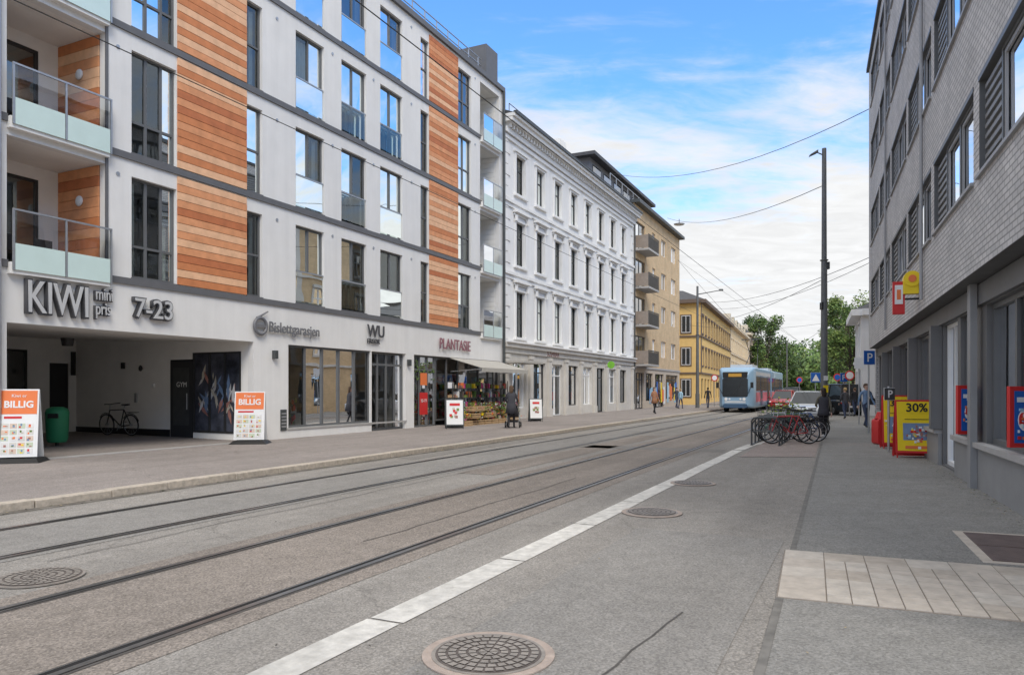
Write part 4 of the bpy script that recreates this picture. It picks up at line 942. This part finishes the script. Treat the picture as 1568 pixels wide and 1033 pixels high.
def aboard(name,loc,rz,w,h,fr,panel,kind,base=None):
    e=empty(name,loc,rz); B=MB('board_frame'); z0=.12
    def slab(x0,x1,za,zb,d0,d1,m):
        y=lambda z: -.22+.18*(z/h)
        vs=[(x0,y(za)-d0,za),(x1,y(za)-d0,za),(x1,y(zb)-d0,zb),(x0,y(zb)-d0,zb),(x0,y(za)-d1,za),(x1,y(za)-d1,za),(x1,y(zb)-d1,zb),(x0,y(zb)-d1,zb)]
        B.add(vs,[(0,1,2,3),(4,5,6,7),(0,1,5,4),(2,3,7,6),(1,2,6,5),(0,3,7,4)],m)
    slab(-w/2,w/2,z0,h,0,.03,fr); slab(-w/2+.04,w/2-.04,z0+.05,h-.04,.031,.034,panel)
    bw=min(.24,.2*h)
    B.add([(-w/2,-.03,h-.02),(w/2,-.03,h-.02),(w/2,bw,.02),(-w/2,bw,.02)],[(0,1,2,3)],fr)
    if base=='foot': B.loft([[( -w*.62,-.42,.0),(w*.62,-.42,0),(w*.62,.36,0),(-w*.62,.36,0)],[(-w*.5,-.32,.09),(w*.5,-.32,.09),(w*.5,.28,.09),(-w*.5,.28,.09)]],black,smooth=False)
    else:
        for x in(-w/2+.03,w/2-.03): B.cyl((x,-.22,.0),(x,-.2,z0+.05),.015,.015,6,fr); B.cyl((x,bw,.0),(x,bw*.9,.3),.015,.015,6,fr)
    if kind=='billig':
        slab(-w/2+.03,w/2-.03,h*.66,h-.03,.035,.038,orange); slab(-w/2+.1,w/2-.3,h*.60,h*.63,.036,.039,red)
        for i in range(4):
            for j in range(5):
                cw_=(w-.12)/4; x=-w/2+.06+i*cw_; z=z0+.07+j*.13; slab(x,x+cw_-.02,z,z+.10,.036,.039,mat('flyer_%d'%((i*3+j*5)%4),[(.62,.60,.55),(.7,.68,.66),(.55,.6,.45),(.66,.52,.42)][(i*3+j*5)%4],.5))
                for _ in range(2): xx=x+R.uniform(.01,cw_-.08); zz=z+R.uniform(.0,.05); slab(xx,xx+R.uniform(.03,.05),zz,zz+R.uniform(.02,.05),.0392,.0400+.0003*_,R.choice([ball[1],orange,leafs[1],yellow,ball[2],red,ball[0]]))
    if kind=='sale':
        slab(-w/2+.07,w/2-.07,h-.32,h-.08,.036,.038,yellow); slab(-w/2+.16,w/2-.16,z0+.30,h*.60,.036,.038,ball[2])
        for i in range(60): x=R.gauss(0,.16); z=R.gauss(z0+.42,.11); slab(x,x+R.uniform(.03,.08),z,z+R.uniform(.03,.06),.036,.039+i*.0003,R.choice([white,red,teal,ball[0],ball[1],yellow,orange,white]))
        slab(-w/2+.2,w/2-.2,z0+.1,z0+.17,.036,.045,orange); slab(-w/2+.2,w/2-.2,h*.66,h*.67,.036,.04,black)
    if kind=='round':
        for i in range(9): x=R.uniform(-w/2+.14,w/2-.25); z=R.uniform(.4,h-.42); slab(x,x+.1,z,z+.1,.036,.039+i*.0005,R.choice([red,leafs[2],ball[1],ball[0]]))
        slab(-w/2+.16,w/2-.16,h-.26,h-.16,.036,.042,red)
    B.done(e)
    ang=math.atan(.18/h)
    if kind=='billig': text('headline','BILLIG',w*.27,e,(0,-.22+.18*.76-.045,h*.75),(PI/2-ang,0,0),.002,white,'CENTER',off=.006); text('subhead','Kiwi er',w*.13,e,(0,-.22+.18*.9-.045,h*.89),(PI/2-ang,0,0),.002,white,'CENTER')
    if kind=='sale': text('headline','30%',w*.30,e,(0,-.22+.18*.8-.045,h*.80),(PI/2-ang,0,0),.002,black,'CENTER',off=.006)
    return e
aboard('advertising_board',(PD(32,15.3),15.3,PZ),.30,.72,1.52,white,white,'billig','foot')
aboard('advertising_board',(PD(384,20.6),20.6,PZ),.12,.82,1.46,white,white,'billig','foot')
aboard('sale_board',(PD(1402,17.3),17.3,.01),-.30,.92,1.36,red,yellow,'sale'); aboard('sale_board',(PD(1374,20.0),20.0,.01),-.30,.8,1.45,red,yellow,'sale')
aboard('menu_board',(PD(696,28.6),28.6,PZ),.15,.72,1.15,dsteel,white,'round'); aboard('menu_board',(PD(820,35.0),35.0,PZ),.15,.65,1.1,dsteel,white,'round')
q=empty('red_bin',(PD(1350,21.5),21.5,.01)); B=MB('bin_body'); B.loft([rrect(-.2,.2,.0,.75,.08),rrect(.2,.2,.0,.75,.08)],red); B.cyl((0,0,.75),(0,0,.95),.2,.12,12,red); B.done(q)
p=LW(19.95,3.0); q=empty('green_litter_bin',(*p.xy,PZ+.03),.2); B=MB('bin_body')
B.loft([[(.25*math.cos(a)*f,.25*math.sin(a)*f,z) for a in[2*PI*i/16 for i in range(16)]] for z,f in((.10,.85),(.18,1),(.80,1.1),(.88,1.12),(.97,1.0),(1.03,.55))],green); B.cyl((0,0,0),(0,0,.2),.05,.05,8,dsteel); B.box(-.12,.12,-.3,-.22,.74,.86,black); B.done(q)

# ------------------------------------------------------------ people
skin=mat('skin',(.55,.34,.26),.6,.05,10)
def person(name,loc,rz,h,top,bot,hairm,shoe,stride=.26,armL=None,armR=None,coat=None,longhair=False,bag=None,bare_leg=False,swing=.16,fem=False):
    e=empty(name,loc,rz); k=h/1.75
    sh=.165 if fem else .19
    V=[];E=[];Rr=[];Lb=[];roots=[]
    def v(p,r): V.append(Vector(p)*k); Rr.append((r[0]*k,r[1]*k) if hasattr(r,'__len__') else (r*k,r*k)); return len(V)-1
    def ed(a,b,l): E.append((a,b)); Lb.append(l)
    pel=v((0,0,.95),(.145,.11)); roots.append(pel)
    wa=v((0,-.0,1.1),(.125,.095)); ch=v((0,-.01,1.29),(.155,.105)); nb=v((0,-.0,1.45),(.075,.065)); nk=v((0,-.015,1.52),(.052,.052)); jw=v((0,-.035,1.585),(.062,.07)); hm=v((0,-.02,1.66),(.076,.092)); ht=v((0,-.01,1.725),(.05,.06))
    ed(pel,wa,'top');ed(wa,ch,'top');ed(ch,nb,'top');ed(nb,nk,'skin');ed(nk,jw,'skin');ed(jw,hm,'skin');ed(hm,ht,'skin')
    for sx,arm,s in((-1,armL,1),(1,armR,-1)):
        a=v((sx*sh,0,1.41),.058); ed(nb,a,'top')
        if arm is None: el=(sx*(sh+.05),.02+swing*.35*s,1.14); wr=(sx*(sh+.06),-.05+swing*s,.90); 
        else: el,wr=arm
        b=v(el,.045); c=v(wr,.029); ed(a,b,'top'); ed(b,c,'top')
        dr=(Vector(wr)-Vector(el)).normalized(); pm=Vector(wr)+dr*.085; d=v(pm,(.034,.022)); ed(c,d,'skin')
        lat=Vector((0,1,0)) if abs(dr.y)<.8 else Vector((0,0,1)); lat=(lat-dr*lat.dot(dr)).normalized(); inn=Vector((-sx,0,0))
        for fi,(o,l) in enumerate(((-.027,.07),(-.009,.08),(.009,.075),(.026,.058))):
            r0=pm+lat*o-dr*.01; i0=v(r0,.010); i1=v(r0+dr*(.02+l*.5)+inn*.006,.0095); i2=v(r0+dr*(.02+l*.85)+inn*.03,.008); roots.append(i0); ed(i0,i1,'skin'); ed(i1,i2,'skin')
        r0=Vector(wr)+dr*.05-lat*.02; i0=v(r0,.012); i1=v(r0-lat*.035+dr*.03,.011); i2=v(r0-lat*.042+dr*.065+inn*.01,.009); roots.append(i0); ed(i0,i1,'skin'); ed(i1,i2,'skin')
    for sx,s in((-1,-1),(1,1)):
        hp=v((sx*.09,0,.9),.088); kn=v((sx*.095,s*stride*.45-.05,.50),.058); an=v((sx*.09,s*stride,.10 if s<0 else .14),.038)
        he=v((sx*.09,s*stride+.045,.045 if s<0 else .09),.035); to=v((sx*.10,s*stride-.15,.035),(.036,.028))
        ed(pel,hp,'bot');ed(hp,kn,'bot');ed(kn,an,'leg');ed(an,he,'shoe');ed(an,to,'shoe')
    me=bpy.data.meshes.new('body'); me.from_pydata(V,E,[]); o=bpy.data.objects.new('body',me); sc.collection.objects.link(o)
    md=o.modifiers.new('s','SKIN'); md.use_smooth_shade=True; sb=o.modifiers.new('ss','SUBSURF'); sb.levels=1; sb.render_levels=1
    for i,r in enumerate(Rr): me.skin_vertices[0].data[i].radius=r; me.skin_vertices[0].data[i].use_root=i in roots
    dg=bpy.context.evaluated_depsgraph_get(); m2=bpy.data.meshes.new_from_object(o.evaluated_get(dg)); bpy.data.objects.remove(o)
    ms=[top,bot,skin,shoe]; m2.materials.clear()
    for m in ms: m2.materials.append(m)
    key={'top':0,'bot':1,'skin':2,'shoe':3,'leg':2 if bare_leg else 1}
    for pl in m2.polygons:
        c=pl.center;best=9;bl=0
        for (a,b),l in zip(E,Lb):
            A_,B_=V[a],V[b]; ab=B_-A_; t=max(0,min(1,(c-A_).dot(ab)/ab.length_squared)); dd=(c-(A_+ab*t)).length-(Rr[a][0]*(1-t)+Rr[b][0]*t)
            if dd<best: best=dd;bl=key[l]
        pl.material_index=bl; pl.use_smooth=True
    o=bpy.data.objects.new('body',m2); sc.collection.objects.link(o); o.parent=e
    B=MB('face_and_hair'); kk=k
    def bl(c,r,m): B.blob(Vector(c)*kk,tuple(x*kk for x in r),m,12,8)
    bl((0,.008,1.69),(.086,.10,.075),hairm); bl((0,.045,1.65),(.084,.07,.09),hairm)
    if longhair: bl((0,.065,1.56),(.085,.055,.15),hairm)
    bl((0,-.118,1.625),(.012,.018,.022),skin)
    for sx in(-1,1): bl((sx*.08,-.01,1.635),(.012,.02,.03),skin); bl((sx*.03,-.102,1.652),(.012,.008,.008),white); bl((sx*.03,-.109,1.652),(.006,.004,.006),black); bl((sx*.03,-.104,1.674),(.018,.006,.005),hairm)
    bl((0,-.104,1.585),(.022,.008,.006),red)
    B.done(e)
    if coat:
        cm,zb,fl=coat; C=MB('coat'); rings=[]
        for z,rx,ry in((1.47,.085,.075),(1.43,.17,.10),(1.3,.185,.135),(1.1,.16,.125),(.95,.185,.15),(zb,.2+fl,.17+fl),(zb,.18+fl,.15+fl)):
            rings.append([Vector((rx*math.cos(t),ry*math.sin(t)*(1+.06*math.sin(5*t)*(z<1)),z))*k for t in[2*PI*i/20 for i in range(20)]])
        C.loft(rings,cm,False); C.done(e)
    if bag:
        Bg=MB('shoulder_bag'); bm_,sx=bag; Bg.loft([[Vector(p)*k for p in((sx*.22,-.14,.92),(sx*.22,.16,.92),(sx*.34,.16,.92),(sx*.34,-.14,.92))],[Vector(p)*k for p in((sx*.23,-.10,1.18),(sx*.23,.12,1.18),(sx*.31,.12,1.18),(sx*.31,-.10,1.18))]],bm_,smooth=False)
        Bg.path([Vector(p)*k for p in((sx*.27,-.08,1.17),(sx*.2,-.1,1.3),(sx*.12,-.03,1.49),(sx*.2,.1,1.3),(sx*.27,.1,1.17))],.012,bm_); Bg.done(e)
    return e
jean=mat('dark_denim',(.045,.06,.11),.85,.15,20); blk=mat('black_cloth',(.025,.025,.03),.85,.15,15); bluesh=mat('blue_shirt',(.20,.30,.46),.85,.12,15); gcoat=mat('charcoal_coat',(.055,.055,.065),.9,.15,12); browncoat=mat('rust_coat',(.33,.16,.09),.9,.12,12)
hdk=mat('dark_hair',(.03,.02,.015),.7,.2,20); hbr=mat('brown_hair',(.10,.06,.035),.7,.2,20); hbl=mat('blond_hair',(.35,.25,.12),.7,.2,20); shb=mat('black_shoe',(.02,.02,.02),.5); shw=mat('white_shoe',(.6,.6,.6),.5); olive=mat('olive_jacket',(.13,.12,.09),.9,.12,12)
person('walking_man',(PD(1326,30.6),30.6,.01),.1,1.86,bluesh,jean,hbr,shb,.24,bag=(blk,1))
person('walking_woman',(PD(1261,24.0),24.0,.01),PI-.1,1.66,olive,blk,hdk,shw,.24,armR=((.25,-.02,1.14),(.17,-.22,1.12)),coat=(gcoat,.80,.01),longhair=True,fem=True)
wr=hd+PI; wp=Vector((PD(783,28.6),28.6,PZ))
person('woman_pushing_stroller',wp,wr+.35,1.68,gcoat,blk,hbr,shb,.2,armL=((-.24,-.10,1.16),(-.2,-.36,1.03)),armR=((.24,-.10,1.16),(.2,-.36,1.03)),coat=(gcoat,.62,.05),longhair=True,fem=True)
q=empty('baby_stroller',wp,wr+.35); B=MB('stroller')
for sx in(-1,1):
    B.path([(sx*.22,-.42,1.03),(sx*.24,-.62,.72),(sx*.25,-1.12,.16)],.014,steel); B.path([(sx*.25,-.5,.14),(sx*.24,-.9,.62)],.014,steel)
    B.ring((sx*.28,-.48,.14),(1,0,0),.12,.022,rubber,18,6); B.ring((sx*.28,-1.14,.11),(1,0,0),.09,.02,rubber,18,6); B.cyl((sx*.26,-.48,.14),(sx*.30,-.48,.14),.05,.05,8,steel)
B.cyl((-.22,-.42,1.03),(.22,-.42,1.03),.016,.016,8,black)
B.loft([[(x,y,z) for x,y,z in((-.18,-.62,.5),(.18,-.62,.5),(.18,-.6,.78),(-.18,-.6,.78))],[(x,y,z) for x,y,z in((-.19,-1.15,.4),(.19,-1.15,.4),(.19,-1.18,.58),(-.19,-1.18,.58))]],blk)
rg=[[(.2*math.cos(t)*1.0,-.62-.28*math.sin(a)*1.0+.0,.70+ (.32*math.cos(a))*abs(math.sin(t)) ) for t in[PI*i/10 for i in range(11)]] for a in[math.radians(d) for d in range(0,91,18)]]
for r1,r2 in zip(rg,rg[1:]):
    for i in range(10): B.quad(r1[i],r1[i+1],r2[i+1],r2[i],gcoat)
B.box(-.2,.2,-1.0,-.5,.22,.3,blk); B.done(q)
person('walking_woman',(PD(1002,46),46,PZ),.4,1.68,browncoat,blk,hbr,shb,.2,coat=(browncoat,.7,.03),longhair=True,fem=True)
person('pedestrian',(PD(1036,60),60,PZ),.5,1.72,gcoat,jean,hdk,shb,.2)
person('pedestrian',(PD(1084,60),60,PZ),PI,1.72,blk,jean,hdk,shb,.2)
person('pedestrian',(PD(1303,50),50,.01),.1,1.78,bluesh,blk,hdk,shb,.2)
person('pedestrian',(PD(1297,62),62,.01),PI,1.7,red,jean,hbl,shb,.2,fem=True)
person('pedestrian',(PD(1309,44),44,.01),PI,1.74,blk,jean,hbr,shb,.22)
person('pedestrian',(PD(1287,58),58,.01),.2,1.66,white,blk,hbl,shb,.2,fem=True)
person('pedestrian',(PD(1291,72),72,.01),PI,1.75,gcoat,blk,hdk,shb,.2)
person('pedestrian',(PD(1294,40),40,.01),PI,1.72,gcoat,jean,hbl,shb,.22,fem=True)
person('pedestrian',(PD(1042,58),58,PZ),2.5,1.6,teal,jean,hbl,shb,.2,fem=True)

# ------------------------------------------------------------ camera, light, world
cam=bpy.data.cameras.new('camera'); co=bpy.data.objects.new('camera',cam); sc.collection.objects.link(co); sc.camera=co
co.location=(0,0,H); co.rotation_euler=(PI/2,0,0); cam.lens=36*F/1568; cam.sensor_width=36; cam.shift_y=(597-516.5)/1568; cam.clip_end=2000; cam.clip_start=.05
az=math.radians(166); el=math.radians(48)
sd=Vector((math.sin(az)*math.cos(el),math.cos(az)*math.cos(el),math.sin(el)))
sl=bpy.data.lights.new('sun','SUN'); sl.energy=2.2; sl.angle=math.radians(26); sl.color=(1,.93,.82); so=bpy.data.objects.new('sun',sl); sc.collection.objects.link(so); so.rotation_euler=sd.to_track_quat('Z','Y').to_euler()
w=bpy.data.worlds.new('World'); sc.world=w; w.use_nodes=True; nt=w.node_tree; N=nt.nodes; L=nt.links; bg=N['Background']
sky=N.new('ShaderNodeTexSky'); sky.sky_type='NISHITA'; sky.sun_disc=False; sky.sun_elevation=el; sky.sun_rotation=az; sky.air_density=1.0; sky.dust_density=.5; sky.ozone_density=2.0
tc=N.new('ShaderNodeTexCoord'); sx=N.new('ShaderNodeSeparateXYZ'); L.new(tc.outputs['Generated'],sx.inputs[0])
def mth(op,a,b=None,c=False):
    q=N.new('ShaderNodeMath'); q.operation=op; q.use_clamp=c
    for i,x in enumerate((a,b)):
        if x is None: continue
        if isinstance(x,(int,float)): q.inputs[i].default_value=x
        else: L.new(x,q.inputs[i])
    return q.outputs[0]
def mrg(v,a,b,c,d,sm=False):
    q=N.new('ShaderNodeMapRange'); q.inputs['From Min'].default_value=a; q.inputs['From Max'].default_value=b; q.inputs['To Min'].default_value=c; q.inputs['To Max'].default_value=d
    if sm: q.interpolation_type='SMOOTHSTEP'
    L.new(v,q.inputs['Value']); return q.outputs[0]
den=mth('ADD',mth('MAXIMUM',sx.outputs[2],0.0),.12)
cx=N.new('ShaderNodeCombineXYZ'); L.new(mth('DIVIDE',sx.outputs[0],den),cx.inputs[0]); L.new(mth('DIVIDE',sx.outputs[1],den),cx.inputs[1])
def cloudnoise(rot,scl,loc,s,dist,det=10,rough=.6):
    mp=N.new('ShaderNodeMapping'); mp.inputs['Rotation'].default_value=(0,0,rot); mp.inputs['Scale'].default_value=scl; mp.inputs['Location'].default_value=loc; L.new(cx.outputs[0],mp.inputs[0])
    n1=N.new('ShaderNodeTexNoise'); n1.inputs['Scale'].default_value=s; n1.inputs['Detail'].default_value=det; n1.inputs['Roughness'].default_value=rough; n1.inputs['Distortion'].default_value=dist; L.new(mp.outputs[0],n1.inputs['Vector']); return n1.outputs['Fac']
nA=cloudnoise(.5,(.6,1.3,1),(1.3,.4,0),1.6,.5); nB=cloudnoise(-.2,(1,1.7,1),(4,2,0),4.5,.8)
nn=mth('ADD',mth('MULTIPLY',nA,.72),mth('MULTIPLY',nB,.28))
hz=mrg(sx.outputs[2],.05,.46,.34,-.09); overhead_fill=mrg(sx.outputs[2],.50,.72,0,.5)  # second ramp adds cloud overhead, out of view, to brighten the street
cm=mth('ADD',mth('ADD',nn,hz),overhead_fill)
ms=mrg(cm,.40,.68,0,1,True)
tint=N.new('ShaderNodeVectorMath'); tint.operation='MULTIPLY'; L.new(sky.outputs[0],tint.inputs[0]); tint.inputs[1].default_value=(1.0,1.6,2.15)
cb=N.new('ShaderNodeVectorMath'); cb.operation='SCALE'; cb.inputs[0].default_value=(6.35,6.4,6.45); 
shade=mth('MULTIPLY',mrg(sx.outputs[2],.47,.75,1.0,1.45),mrg(nB,.3,.7,1.05,.88)); L.new(shade,cb.inputs['Scale'])  # cloud made brighter overhead, above the frame, for more light below
mx=N.new('ShaderNodeMix'); mx.data_type='RGBA'; L.new(ms,mx.inputs['Factor']); 
L.new(tint.outputs[0],mx.inputs['A']); L.new(cb.outputs[0],mx.inputs['B'])
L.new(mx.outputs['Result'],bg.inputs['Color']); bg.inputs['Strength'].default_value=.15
sc.view_settings.view_transform='Standard'; sc.view_settings.look='None'; sc.view_settings.exposure=0; sc.view_settings.gamma=1
